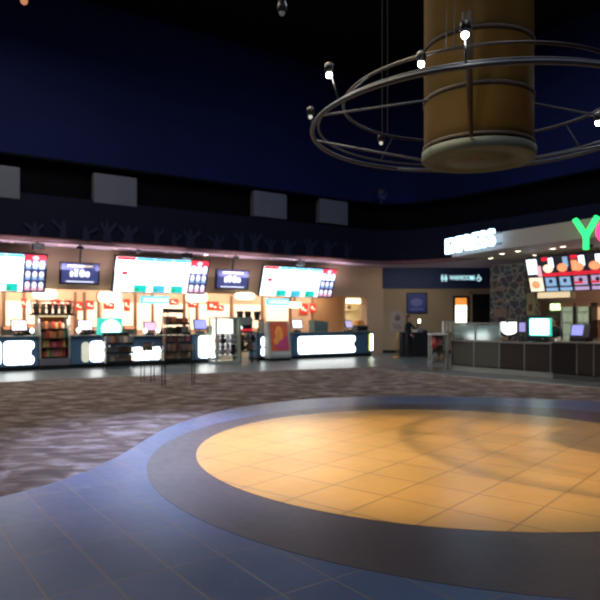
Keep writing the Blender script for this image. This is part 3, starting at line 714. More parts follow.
m = M(); m.lathe([(.19, 0), (.23, .26), (.24, .27)], seg=20); m.build('body', M_blk, t)
m = M(); m.lathe([(.203, .04), (.215, .12)], seg=20, cap=False); m.lathe([(.203, .04), (.215, .12)], seg=20, cap=False); m.build('red_band', mat('red_lit_band', (230, 60, 80), emit=.5), t)
t = thing('counter_lamp', 'small white globe lamp on the merchandise shelf left of the black tub', 'lamp', W.P(sa+L*.14, nC-.2, 1.15), W.rz)
m = M(); m.cyl((0, 0, 0), (0, 0, .1), .02); m.build('stem', M_chrome, t)
m = M(); m.ball((0, 0, .16), .07); m.build('globe', M_tealwhite, t)
for i, px in enumerate((240, 248, 257)):
    m = M(); m.lathe([(.1, 0), (.14, .28), (.14, .34)], seg=14)
    n = -.9
    m.build('popcorn_bucket', M_dkcloth2 if i != 2 else M_blk, loc=W.P(W.S(px, n), n, 1.62), rz=W.rz, label='dark bucket on the tall stand behind the merchandise shelf, %s from the left' % ORD[i], cat='bucket', group='dark buckets behind the shelf')
n = -.9; a, b = W.S(234, n), W.S(262, n)
t = thing('bucket_stand', 'tall grey stand holding dark buckets behind the merchandise shelf', 'stand', W.P((a+b)/2, n), W.rz)
m = M(); m.box(-(b-a)/2, (b-a)/2, -.2, .2, 1.58, 1.62); m.build('top_shelf', M_ctop, t)
for x in (-(b-a)/2+.05, (b-a)/2-.05):
    m = M(); m.box(x-.03, x+.03, -.18, .18, 0, 1.58); m.build('leg', M_ctop, t)

# ------------------------------------------------------------------ slanted poster case
n = .52; sa, sb = W.S(270.5, n), W.S(291.5, n); L = sb-sa
t = thing('poster_stand', 'slanted freestanding poster case with red and gold popcorn poster', 'poster stand', W.P(sa, n), W.rz)
Z1 = W.Z(279, 321, n)
m = M(); m.box(.05, L-.02, .05, .5, 0, .12); m.build('plinth', M_kick, t)
m = M(); m.prism([(0, .12), (.5, .12), (.5, Z1*.9), (.32, Z1), (.26, Z1), (0, .2)], 0, L, 'x'); m.build('frame', mat('pale_grey_frame', (160, 168, 162), .4), t)
ang = math.atan2(.26, Z1-.2); HL = math.hypot(.26, Z1-.2)
def sl(mm): mm.T = Matrix.Translation((0, 0, .2)) @ Matrix.Rotation(-ang, 4, 'X')
m = M(); sl(m); m.mi = 0; m.box(.09, L-.08, -.02, .0, .2, HL-.05)
m.mi = 1; m.box(L*.55, L-.1, -.024, -.02, .22, HL*.55); m.ball((L*.55, -.02, HL*.32), L*.32, .008, HL*.16, 14)
m.mi = 2; m.ball((L*.5, -.022, HL*.62), L*.2, .008, HL*.22, 14); m.ball((L*.35, -.022, HL*.42), L*.14, .008, HL*.1, 14)
m.build('poster', [M_poster, M_poster2, M_poster3], t)
m = M(); sl(m); m.box(.06, L-.05, -.012, -.002, .02, .17); m.build('caption_strip', mat('pale_strip', (190, 195, 190), .5), t)

# ------------------------------------------------------------------ wall between the stands (Y=30)
YB = 30.0
bz = B.Z(400, 288.5, 0)
bx0, bx1 = 3.2, 12.5
m = M(); m.box(bx0, bx1, YB, YB+.2, 0, bz); struct(m, 'wall_lounge', M_bwall)
m = M(); m.box(bx0, bx1, YB-.04, YB+.2, bz, 4.12); struct(m, 'wall_lounge_band', M_navyband)
m = M(); m.box(bx0, B.S(470, 0), YB-.03, YB, 0, .14); struct(m, 'baseboard_lounge', M_kick)
# dark slab standing in for the shade inside the open doorway
a, b = B.S(472, 0), B.S(496, 0)
m = M(); m.box(a, b, YB-.05, YB-.001, 0, B.Z(480, 294, 0)); struct(m, 'doorway_shade', mat('shaded_opening', (12, 12, 14), .5))
m = M(); m.box(a-.08, a, YB-.08, YB, 0, B.Z(480, 292, 0)); m.box(a-.08, b, YB-.08, YB, B.Z(480, 294, 0), B.Z(480, 292, 0)); struct(m, 'trim_7', M_bwall)
# backlit poster
t = thing('lit_poster_box', 'bright backlit poster with orange top in dark frame on tan wall', 'poster', (B.S(461, .1), YB-.1, B.Z(461, 310, .1)))
w, h = .37, .68
m = M(); m.box(-w, w, 0, .1, -h, h, .01); m.build('frame', mat('dark_brown_frame', (44, 28, 20), .5), t)
m = M(); m.mi = 0; m.box(-w+.1, w-.1, -.02, 0, -h+.02, h*.35); m.mi = 1; m.box(-w+.1, w-.1, -.02, 0, h*.37, h-.1); m.build('lit_face', [mat('bright_poster_face', (255, 248, 225), emit=2.2, var=.03), mat('orange_lit_print', (225, 140, 60), emit=1.1, var=.4, scale=7)], t)
# blue poster
t = thing('framed_poster', 'blue framed poster on the tan wall above the black table', 'poster', (B.S(417, .05), YB-.05, B.Z(417, 303, .05)))
m = M(); m.box(-.5, .5, 0, .05, -.5, .5, .01); m.build('frame', mat('blue_black_frame', (34, 38, 66), .5), t)
m = M(); m.mi = 0; m.box(-.44, .44, -.01, 0, -.44, .44); m.mi = 1; m.ball((-.02, -.01, .02), .3, .006, .2, 16); m.box(-.3, .3, -.014, -.01, -.34, -.26); m.build('print', [M_bluepost, M_bluepost2], t)

def text_mesh(txt, size, depth, bold=.0):
    cu = bpy.data.curves.new('t', 'FONT'); cu.body = txt; cu.size = size; cu.extrude = depth; cu.offset = bold; cu.align_x = 'CENTER'; cu.align_y = 'CENTER'
    o = bpy.data.objects.new('t', cu); C.objects.link(o)
    dg = bpy.context.evaluated_depsgraph_get(); me = bpy.data.meshes.new_from_object(o.evaluated_get(dg))
    bpy.data.objects.remove(o); bpy.data.curves.remove(cu)
    me.transform(Matrix.Rotation(PI/2, 4, 'X')); me.materials.clear()
    return me
def letter(txt, size, depth, bold, m_, parent, loc, name='letter', sx=1):
    me = text_mesh(txt, size, depth, bold); me.materials.append(m_)
    o = bpy.data.objects.new(name, me); C.objects.link(o); o.parent = parent; o.location = loc; o.scale = (sx, 1, 1); return o
# washrooms sign
M_wsign = mat('pale_cyan_letters', (180, 230, 238), emit=1.1, var=.01)
t = thing('washroom_sign', 'small lit WASHROOMS lettering with symbols on the navy band', 'sign', (B.S(461, .12), YB-.12, B.Z(461, 278, .12)))
m = M(); m.box(-.98, .98, .0, .08, -.22, .22, .01); m.build('backing', mat('navy_sign_back', (28, 44, 84), .6), t)
letter('WASHROOMS', .3, .01, .004, M_wsign, t, (.06, -.01, 0), 'lettering', .64)
def picto(x, woman):
    m = M(); m.ball((x, -.01, .13), .035, .012, .035, 10)
    if woman: m.prism([(x-.03, .08), (x+.03, .08), (x+.085, -.06), (x-.085, -.06)], -.02, 0, 'y')
    else: m.box(x-.06, x+.06, -.02, 0, -.05, .08)
    m.box(x-.035, x-.008, -.02, 0, -.17, -.05); m.box(x+.008, x+.035, -.02, 0, -.17, -.05)
    m.build('symbol', M_wsign, t)
picto(-.9, False); picto(-.73, True)
m = M(); m.torus((0, 0, 0), .1, .02, 24, 6)
m.T = Matrix.Identity(4)
for v in m.bm.verts: v.co = Vector((v.co.x+.86, v.co.z-.01, v.co.y-.04))
m.ball((.84, -.01, .14), .033, .012, .033, 10); m.box(.82, .85, -.02, 0, 0, .1); m.box(.84, .92, -.02, 0, -.03, 0)
m.build('symbol', M_wsign, t)

# easel sign
Yp = 26.6
t = thing('easel_sign', 'pale notice board on a brass pole stand beside the person in black', 'sign', ((397-300)/F0*Yp, Yp, 0), 0)
m = M(); m.lathe([(.2, 0), (.19, .03), (.03, .06)], seg=24); m.build('base', M_gold, t)
m = M(); m.cyl((0, 0, .05), (0, 0, 1.3), .022); m.build('pole', M_gold, t)
m = M(); m.prism([(-.3, 1.12), (.3, 1.12), (.3, 1.88), (.18, 2.0), (-.12, 2.0), (-.3, 1.85)], -.03, .0, 'y'); b_ = m.build('board', M_paleboard, t)
m = M(); m.ball((.02, -.03, 1.7), .13, .01, .14, 12); m.box(-.2, .2, -.036, -.03, 1.25, 1.3); m.box(-.2, .15, -.036, -.03, 1.36, 1.41); m.build('print', mat('muted_print', (120, 100, 105), .6), b_)

# black draped table
Yt = 26.9; x0, x1 = (402-300)/F0*Yt, (436-300)/F0*Yt; w = (x1-x0)/2
t = thing('draped_table', 'long table under a floor length black cloth by the tan wall', 'table', ((x0+x1)/2, Yt+.35, 0))
m = M(); m.box(-w, w, -.35, .35, 1.02, 1.07, .01); m.build('tabletop', M_dkcloth, t)
m = M(); nn = 60; ring = []
for k in range(nn):
    a = 2*PI*k/nn; c, s_ = math.cos(a), math.sin(a); q = max(abs(c), abs(s_)); ring.append((c/q*w, s_/q*.35))
for lvl, (z, amp) in enumerate(((1.02, 0), (.6, .02), (.03, .045))):
    pass
rows = [[m.bm.verts.new((x*(1+amp*(k % 2)-.0), y*(1+amp*2*(k % 2)), z)) for k, (x, y) in enumerate(ring)] for z, amp in ((1.02, 0), (.6, .02), (.0, .035))]
for A, Bq in zip(rows, rows[1:]):
    for k in range(nn): m.bm.faces.new((A[k], A[(k+1) % nn], Bq[(k+1) % nn], Bq[k]))
m.build('cloth_skirt', M_dkcloth, t)
for i, (px, h, mm, nm) in enumerate(((415.5, .13, M_white, 'white'), (420, .2, PACK['grey'], 'grey'), (424.5, .1, M_dkgrey, 'dark'))):
    m = M(); m.prism([(-.12, 0), (.12, 0), (.09, h), (-.1, h*.8)], -.05, .05, 'y')
    m.build('leaflet_holder', mm, loc=((px-300)/F0*(Yt+.2), Yt+.2, 1.07), label='small %s leaflet holder on the black draped table' % nm, cat='leaflet holder')

# ------------------------------------------------------------------ people
def skin_figure(name, V, E, R, mats, matfn, parent, sub=2, root=0):
    me = bpy.data.meshes.new('sk'); me.from_pydata(V, E, []); o = bpy.data.objects.new('sk', me); C.objects.link(o)
    md = o.modifiers.new('s', 'SKIN'); md.use_smooth_shade = True
    for i, r in enumerate(R):
        sv = me.skin_vertices[0].data[i]; sv.radius = r if isinstance(r, tuple) else (r, r); sv.use_root = (i == root)
    o.modifiers.new('b', 'SUBSURF').levels = sub
    dg = bpy.context.evaluated_depsgraph_get(); out = bpy.data.meshes.new_from_object(o.evaluated_get(dg)); out.name = name
    bpy.data.objects.remove(o); bpy.data.meshes.remove(me)
    out.materials.clear()
    for m_ in mats: out.materials.append(m_)
    for p in out.polygons: p.material_index = matfn(p.center); p.use_smooth = True
    ob = bpy.data.objects.new(name, out); C.objects.link(ob); ob.parent = parent
    return ob
def human(label, loc, rz, H, handL, handR, elbL, elbR, top, trouser, hair_long=False, lean=0.0, holding=None):
    """front of the body faces -y; joints in metres for a 1.75 m adult scaled by H/1.75"""
    k = H/1.75
    t = thing('person', label, 'person', loc, rz)
    V = []; R = []; E = []
    def add(p, r, to=None):
        V.append(tuple(Vector(p)*k)); R.append(tuple(a*k for a in r) if isinstance(r, tuple) else r*k)
        if to is not None: E.append((to, len(V)-1))
        return len(V)-1
    ly = lambda z: -lean*max(0, z-.95)
    pel = add((0, 0, .95), (.15, .11)); wa = add((0, ly(1.1), 1.1), (.125, .095), pel); ch = add((0, ly(1.3), 1.3), (.155, .11), wa)
    up = add((0, ly(1.42), 1.42), (.12, .085), ch); nk = add((0, ly(1.5)-.005, 1.5), .055, up); nk2 = add((0, ly(1.55)-.015, 1.55), .052, nk)
    hd = add((0, ly(1.62)-.03, 1.615), (.075, .085), nk2); hd2 = add((0, ly(1.69)-.02, 1.68), (.077, .092), hd); hd3 = add((0, ly(1.74)-.01, 1.73), (.05, .06), hd2)
    for sx, el, ha in ((-1, elbR, handR), (1, elbL, handL)):
        sh = add((sx*.17, ly(1.4), 1.405), .058, up); e = add(el, .04, sh); wr = add(ha, .026, e)
        d = (Vector(ha)-Vector(el)).normalized(); side = d.cross(Vector((0, 0, 1)));
        if side.length < .1: side = Vector((1, 0, 0))
        side.normalize(); nrm = side.cross(d)
        pm = Vector(ha)+d*.07; pa = add(pm, (.036, .018), wr)
        for q, ln in zip((-.03, -.01, .01, .03), (.065, .08, .085, .072)):
            a1 = add(pm+d*.035+side*q, .009, pa); a2 = add(pm+d*(.035+ln*.5)+side*q*1.1-nrm*.012, .008, a1); add(pm+d*(.035+ln*.85)+side*q*1.1-nrm*.035, .007, a2)
        th = add(Vector(ha)+d*.03+side*(-.038*sx), .011, wr); add(Vector(ha)+d*.065+side*(-.055*sx)-nrm*.02, .009, th)
    for sx in (-1, 1):
        hp = add((sx*.09, 0, .88), .092, pel); kn = add((sx*.1, -.01, .5), .06, hp); an = add((sx*.1, .02, .1), .042, kn)
        hl = add((sx*.1, .02, .05), .042, an); add((sx*.11, -.13, .035), (.036, .03), hl)
    HR, HL_ = Vector(handR)*k, Vector(handL)*k
    def mf(c):
        if (c-HR).length < .2*k and (c-HR).dot(Vector(handR)-Vector(elbR)) > 0: return 0
        if (c-HL_).length < .2*k and (c-HL_).dot(Vector(handL)-Vector(elbL)) > 0: return 0
        if c.z > 1.5*k and abs(c.x) < .12*k: return 0
        if c.z < .075*k: return 3
        if c.z < .93*k and abs(c.x) < .2*k: return 2
        return 1
    skin_figure('body', V, E, R, [M_skin, top, trouser, M_shoe], mf, t)
    hy = ly(1.66)-.025
    m = M(); m.T = Matrix.Scale(k, 4)
    m.ball((0, hy+.025, 1.7), .098, .108, .098, 20)
    for v in list(m.bm.verts):
        c = v.co/k
        if c.y < hy-.055 and c.z < 1.71: v.co.y = (hy-.02)*k*1.0; 
    if hair_long: m.ball((0, hy+.07, 1.6), .085, .06, .17, 14)
    m.build('hair', M_hair, t)
    m = M(); m.T = Matrix.Scale(k, 4); m.ball((0, hy-.09, 1.637), .013, .018, .02, 10); m.cyl((0, hy-.08, 1.672), (0, hy-.1, 1.638), .007, .011, 8); m.build('nose', M_skin, t)
    for sx in (-1, 1):
        m = M(); m.T = Matrix.Scale(k, 4); m.ball((sx*.032, hy-.088, 1.66), .012, .008, .008, 8); m.build('eye', M_blk, t)
        m = M(); m.T = Matrix.Scale(k, 4); m.ball((sx*.088, hy+.01, 1.645), .012, .02, .03, 8); m.build('ear', M_skin, t)
    m = M(); m.T = Matrix.Scale(k, 4); m.ball((0, hy-.088, 1.6), .024, .007, .006, 8); m.build('mouth', mat('lips', (150, 80, 75), .6), t)
    return t
# person in black at the table, small light in hand
Yp = 26.3; pxp = 408.5; Hp = 1.78
loc = Vector(((pxp-300)/F0*Yp, Yp, 0))
rzp = .9
person1 = human('person in black clothes standing by the black table holding a small lit phone', loc, rzp, Hp, (.1, -.42, 1.44), (-.2, -.2, .98), (.25, -.2, 1.17), (-.26, .02, 1.12), M_dkcloth, M_dkcloth, True)
R_ = Matrix.Rotation(rzp, 3, 'Z'); hw = loc+R_ @ (Vector((.06, -.47, 1.53))*Hp/1.75)
t = thing('phone', 'small bright phone held up by the person in black', 'phone', hw, 0)
m = M(); m.box(-.05, .05, 0, .012, -.08, .08, .004); m.build('case', M_blk, t)
m = M(); m.box(-.046, .046, -.006, 0, -.076, .076); m.build('screen', mat('hot_phone_screen', (255, 240, 215), emit=6, var=.01), t)
# person behind the right counter, leaning
n = -1.12; s0 = K.S(558, n)
human('person in dark clothes leaning over the right counter beside the teal screen', K.P(s0, n), K.rz+.1, 1.66, (.2, -.66, 1.13), (-.2, -.62, 1.12), (.3, -.38, 1.12), (-.3, -.36, 1.12), M_dkcloth2, M_dkcloth, False, lean=.42)

# ------------------------------------------------------------------ right stand: counter
def kcounter(px0, px1, n, label, H, panels, dep=.8, kick=M_chrome):
    s0, s1 = K.S(px0, n), K.S(px1, n); L = s1-s0
    t = thing('service_counter', label, 'counter', K.P(s0, n), K.rz, group='counters of the right-hand stand')
    m = M(); m.box(0, L, .04, dep, 0, .16); m.build('kick_plate', kick, t)
    m = M(); m.box(0, L, .01, dep, .16, H-.05, .005); m.build('body', M_dkbrown, t)
    m = M(); m.box(-.02, L+.02, -.05, dep+.03, H-.05, H, .01); m.build('worktop', M_steel, t)
    for p0, p1, mm in panels:
        a, b = K.S(p0, n)-s0, K.S(p1, n)-s0
        m = M(); m.box(a+.02, b-.02, -.01, .01, .2, H-.08, .004); m.build('front_panel', mm, t)
        m = M(); m.box(b-.015, b+.02, -.02, .01, .16, H-.05); m.build('divider', M_steel, t)
    return t, s0
HK = .97
kcounter(451, 552, 0, 'long brown panelled counter with steel dividers under the glass guard', HK, [(451.5, 474, M_greybrown), (474, 499.5, M_greybrown), (499.5, 524.5, M_dkbrown), (524.5, 551, M_dkbrown)])
kcounter(552.5, 640, .12, 'darker projecting counter at the right edge below the green letter', 1.03, [(553, 577, mat('blackish_panel', (36, 28, 28), .35)), (577, 594, M_dkbrown), (594, 639, M_dkbrown)], kick=mat('dull_kick', (90, 90, 88), .5))
# glass guard
sa = K.S(452, 0)
for i, (p0, p1) in enumerate(((452, 474), (475, 499))):
    a, b = K.S(p0, .02), K.S(p1, .02); L = b-a
    t = thing('glass_guard', 'pale glass sneeze guard on the brown counter, %s pane' % ('left' if i == 0 else 'right'), 'glass guard', K.P(a, -.02, HK), K.rz, group='glass guards on the brown counter')
    m = M(); m.box(.01, L-.01, 0, .012, .02, .52); m.build('pane', GLASS, t)
    m = M(); m.box(0, L, -.03, .35, .52, .55, .005); m.build('top_rail', M_steel, t)
    m = M(); m.box(0, .02, 0, .03, 0, .53); m.box(L-.02, L, 0, .03, 0, .53); m.build('bracket', M_steel, t)
    m = M(); m.box(.05, L-.05, .1, .5, 0, .12, .01); m.build('food_pan', M_steel, t)
M_case = mat('pale_lit_case_back', (150, 180, 180), emit=.35, var=.25, scale=2)
a, b = K.S(454, -.5), K.S(498, -.5)
t = thing('cold_display', 'pale lit refrigerated display behind the glass guard', 'display case', K.P(a, -.55, HK), K.rz)
m = M(); m.box(0, b-a, 0, .2, 0, .46, .02); m.build('cabinet', M_case, t)
m = M(); m.box((b-a)*.55, (b-a)*.75, -.012, 0, .15, .35, .02); m.build('lit_window', mat('brighter_case_window', (190, 225, 225), emit=.8), t)
# screens on the counter
def kscreen(px, w, y0, y1, n, mats_, label, name='counter_screen'):
    s0 = K.S(px, n); ww = abs(K.S(px+w/2, n)-K.S(px-w/2, n))/2; zt = K.Z(px, y0, n); zb = K.Z(px, y1, n); z0 = HK
    t = thing(name, label, 'screen', K.P(s0, n, z0), K.rz)
    m = M(); m.box(-ww*.5, ww*.5, -.08, .14, 0, .02); m.box(-.03, .03, .02, .05, 0, zb-z0+.1); m.build('foot', M_blk, t)
    m = M(); m.box(-ww, ww, -.01, .05, max(zb-z0, .02), zt-z0, .01); m.build('casing', mats_[0], t)
    return t, ww, max(zb-z0, .02), zt-z0
t, ww, zb, zt = kscreen(509, 17, 321, 336, -.25, [M_dkgrey], 'small white lit screen with ragged picture on brown counter')
m = M(); m.prism([(-ww*.9, zt-.03), (-ww*.9, zb+.16), (-ww*.5, zb+.06), (-ww*.1, zb+.03), (ww*.5, zb+.06), (ww*.9, zb+.12), (ww*.9, zt-.03), (0, zt-.03), (-ww*.2, zt-.09), (-ww*.35, zt-.03)], -.02, -.01, 'y'); m.build('screen', mat('white_hot_picture', (240, 250, 250), emit=2, var=.02), t)
t, ww, zb, zt = kscreen(522.5, 10, 321, 334, -.25, [mat('blue_grey_case', (54, 60, 84), .5)], 'small lavender screen between the two white screens')
m = M(); m.box(-ww*.6, ww*.6, -.02, -.01, zb+.07, zt-.05, .003); m.build('screen', mat('lavender_dim', (155, 145, 205), emit=.9), t)
t, ww, zb, zt = kscreen(540, 22, 318, 336, -.2, [M_teal], 'bright teal edged screen on the brown counter')
m = M(); m.box(-ww*.82, ww*.82, -.03, -.01, zb+.04, zt-.03, .03); m.build('screen', M_tealwhite, t)
t = thing('till_terminal', 'black till with lavender screen on the darker right counter', 'till', K.P(K.S(580, -.2), -.2, 1.03), K.rz)
m = M(); m.box(-.22, .25, -.15, .2, 0, .1, .02); m.build('base', M_blk, t)
m = M(); m.T = Matrix.Translation((-.02, 0, .28)) @ Matrix.Rotation(-.3, 4, 'X'); m.box(-.24, .3, -.02, .06, -.19, .19, .015); m.build('casing', M_blk, t)
m = M(); m.T = Matrix.Translation((-.02, 0, .28)) @ Matrix.Rotation(-.3, 4, 'X'); m.box(-.2, .12, -.03, -.02, -.13, .15); m.build('screen', M_monblue, t)
t = thing('card_reader', 'small pale card reader on the right counter beside the leaning person', 'card reader', K.P(K.S(555.5, .0), -.05, 1.03), K.rz)
m = M(); m.prism([(0, 0), (.14, 0), (.14, .1), (.02, .05)], -.06, .06, 'x'); m.build('body', M_white, t)
m = M(); m.T = Matrix.Translation((0, .03, .068)) @ Matrix.Rotation(.4, 4, 'X'); m.box(-.045, .045, -.0, .05, 0, .004); m.build('keypad', M_dkgrey, t)

# condiment stand at counter's left end
Yc = 19.6
x0, x1 = (431-300)/F0*Yc, (447-300)/F0*Yc; w = x1-x0
t = thing('condiment_stand', 'pale topped metal condiment stand at the left end of the right counter', 'stand', ((x0+x1)/2, Yc, 0), 0)
for x in (-w/2+.02, w/2-.02):
    for y in (.02, .4):
        m = M(); m.box(x-.02, x+.02, y-.02, y+.02, 0, 1.12); m.build('leg', M_chrome, t)
m = M(); m.box(-w/2-.02, w/2+.02, -.02, .44, 1.12, 1.18, .01); m.build('top', M_white, t)
m = M(); m.box(-w/2+.04, w/2-.04, .02, .4, .25, .29); m.build('shelf', M_steel, t)
m = M(); m.box(-w/2+.04, w/2-.04, .36, .39, .29, 1.12); m.build('back_panel', mat('grey_green_panel', (96, 104, 94), .5), t)
m = M(); m.box(-w/2+.04, w/2-.04, .02, .36, .8, .83); m.build('shelf', M_steel, t)
bx, by = (x0+x1)/2, Yc
for i, (x, y, z, r, mm, nm) in enumerate(((-.12, .14, .83, .08, PACK['red'], 'red'), (.05, .15, .83, .07, PACK['pink'], 'pink'), (.17, .14, .83, .06, PACK['green'], 'green'), (-.08, .15, .29, .09, PACK['grey'], 'grey'), (.12, .15, .29, .08, PACK['tan'], 'tan'))):
    m = M(); m.lathe([(r*.8, 0), (r, r*.4), (r, r*1.8), (r*.5, r*2.4), (r*.35, r*3)], seg=14); m.build('sauce_bottle', mm, loc=(bx+x*w/.5, by+y, z), label='%s bottle on the %s shelf of the condiment stand' % (nm, 'upper' if z > .5 else 'lower'), cat='bottle', group='bottles in the condiment stand')
t = thing('cutlery_holder', 'pale holder with upright dividers on a slim chrome post by the counter end', 'holder', (((447.5-300)/F0)*19.9, 19.9, 0), 0)
m = M(); m.cyl((0, 0, 0), (0, 0, 1.2), .03); m.cyl((.14, 0, 0), (.14, 0, 1.2), .03); m.build('post', M_chrome, t)
m = M(); m.box(-.15, .22, -.12, .12, 1.2, 1.23); m.box(-.15, .22, -.12, .12, 1.5, 1.56, .01)
for x in (-.15, -.03, .09, .19): m.box(x, x+.03, -.12, .12, 1.23, 1.5)
m.build('tray', M_chrome, t)
m = M(); m.ball((0, -.1, 0), .1, .07, .14); m.ball((.02, -.1, .14), .05, .04, .06); m.cyl((0, -.06, .15), (0, .0, .22), .01); m.build('hanging_bag', PACK['red'], loc=((434-300)/F0*(Yc-.05), Yc-.02, .83), label='reddish bag hanging on the left side of the condiment stand', cat='bag')

# stone pillar
n = -3.0; a, b = K.S(490, n), K.S(525.5, n)
m = M(); m.box(a, b, 0, .9, 0, 3.56); struct(m, 'wall_stone_pillar', stone_mat(), loc=K.P(0, n), rz=K.rz)
for i, (px, py, w, h) in enumerate(((500, 289, 11, 4), (500, 313, 13, 9), (500, 301, 8, 3))):
    s0 = K.S(px, n+.05); z = K.Z(px, py, n+.05); Y = K.solve(px, n)[1]; ww = abs(K.S(px+w/2, n)-K.S(px-w/2, n))/2; hh = h*Y/F0/2
    m = M(); m.box(-ww, ww, 0, .05, -hh, hh, .01); m.build('ledge_stone', mat('reddish_brown_stone', (120, 96, 82), .8), loc=K.P(s0, n+.05, z), rz=K.rz, label='brown rectangular plaque on the stone pillar, '+('highest', 'lowest and largest', 'middle')[i], cat='plaque', group='brown plaques on the stone pillar')
# back wall of the stand
NK = -4.4
a = K.S(525, NK)
m = M(); m.box(a, 16, 0, .2, 0, 4.1); struct(m, 'wall_kitchen', M_kwall, loc=K.P(0, NK), rz=K.rz)
# rear fridges
n = -3.9
t_l = ['left glass door fridge showing pale shelves behind the right stand', 'right glass door fridge beside the brown wall']
for i, (p0, p1) in enumerate(((560.5, 574.5), (575.5, 590.5))):
    a, b = K.S(p0, n), K.S(p1, n); L = b-a; zt = K.Z(575, 303, n)
    t = thing('drinks_fridge', t_l[i], 'fridge', K.P(a, n), K.rz, group='glass door fridges')
    m = M(); m.box(0, L, .03, .45, 0, zt, .01); m.build('cabinet', M_blk, t)
    m = M(); m.box(.08, L-.08, 0.0, .03, .3, zt-.12); m.build('lit_interior', mat('pale_green_interior', (150, 165, 140), emit=.55, var=.45, scale=5), t)
    m = M(); m.box(.02, .07, -.03, .0, .3, zt-.1); m.build('handle', M_steel, t)
    m = M()
    for z in (.7, 1.1, 1.5, 1.85): m.box(.08, L-.08, -.01, 0, z, z+.03)
    m.build('shelf_edge', M_steel, t)
    m = M(); m.box(0, L, -.02, .03, zt-.12, zt); m.build('header', mat('tan_header', (140, 100, 70), .5), t)
# small fridge / white lit sign left of them
n = -3.9; a, b = K.S(541, n), K.S(557, n)
t = thing('lit_menu_card', 'small pale green lit sign on the kitchen wall left of the fridges', 'sign', K.P((a+b)/2, NK+.06, K.Z(548, 308, NK)), K.rz)
m = M(); m.box(-.36, .36, 0, .06, -.45, .25, .01); m.build('backing', mat('olive_board', (100, 100, 72), .6), t)
m = M(); m.box(-.2, .2, -.02, 0, -.08, .14, .03); m.build('lit_face', mat('pale_green_lit', (225, 245, 190), emit=1.6), t)
# warm light box under menus
n = -1.9; a, b = K.S(537, n), K.S(571, n); z = K.Z(554, 294.5, n)
t = thing('warm_light_box', 'long warm cream light box under the food menu screens', 'light box', K.P((a+b)/2, n, z), K.rz)
w = (b-a)/2
m = M(); m.box(-w, w, 0, .25, -.13, .13, .02); m.build('box', mat('dim_steel', (120, 110, 95), .4), t)
m = M(); m.box(-w+.03, w-.03, -.02, 0, -.1, .1, .01); m.build('lit_face', mat('cream_lit_face', (225, 200, 160), emit=1.1), t)
m = M(); m.cyl((-w+.2, .12, .1), (-w+.2, .12, 3.56-z), .015); m.cyl((w-.2, .12, .1), (w-.2, .12, 3.56-z), .015); m.build('hanger', M_dkgrey, t)
# vertical tan board beside pillar
n = -2.6; s0 = K.S(530.5, n)
t = thing('tan_notice_board', 'narrow tan notice board beside the stone pillar', 'notice board', K.P(s0, n, 0), K.rz)
zA, zB = K.Z(530, 317, n), K.Z(530, 293, n)
m = M(); m.box(-.13, .13, 0, .04, zA, zB, .01); m.build('board', mat('tan_board', (170, 150, 108), .6), t)
m = M(); m.box(-.06, .06, -.01, 0, zA+.2, zA+.42); m.build('print', mat('brown_print', (90, 72, 50), .6), t)
m = M(); m.cyl((0, .03, 0), (0, .03, zA+.05), .025); m.build('post', M_dkgrey, t)
# pale wall panel at right edge
n = NK+.05; s0 = K.S(598, n)
m = M(); m.box(-.15, .25, 0, .05, -.22, .2, .01); m.build('wall_card', mat('peach_card', (225, 185, 150), emit=.4), loc=K.P(s0, n, K.Z(598, 313, n)), rz=K.rz, label='pale peach card on the brown kitchen wall at the right edge', cat='sign')
n = NK+.4; a = K.S(592, n)
t = thing('prep_counter', 'cream back prep counter at the right edge behind the till', 'counter', K.P(a, n), K.rz)
m = M(); m.box(0, 2.5, 0, .4, 0, .95); m.build('body', mat('cream_front', (200, 165, 130), .5), t)
m = M(); m.box(-.02, 2.5, -.03, .4, .95, 1.0, .01); m.build('worktop', M_steel, t)
# back low shelf dark object at 535,315
n = -2.2; s0 = K.S(536, n)
t = thing('equipment_box', 'dark grill unit behind the bright teal edged screen', 'grill', K.P(s0, n, 0), K.rz)
m = M(); m.box(-.35, .35, 0, .5, 0, 1.35, .02); m.build('body', M_dkgrey, t)
m = M(); m.box(-.38, .38, -.04, .52, 1.35, 1.75, .04); m.build('hood', mat('dark_hood', (50, 62, 66), .5), t)

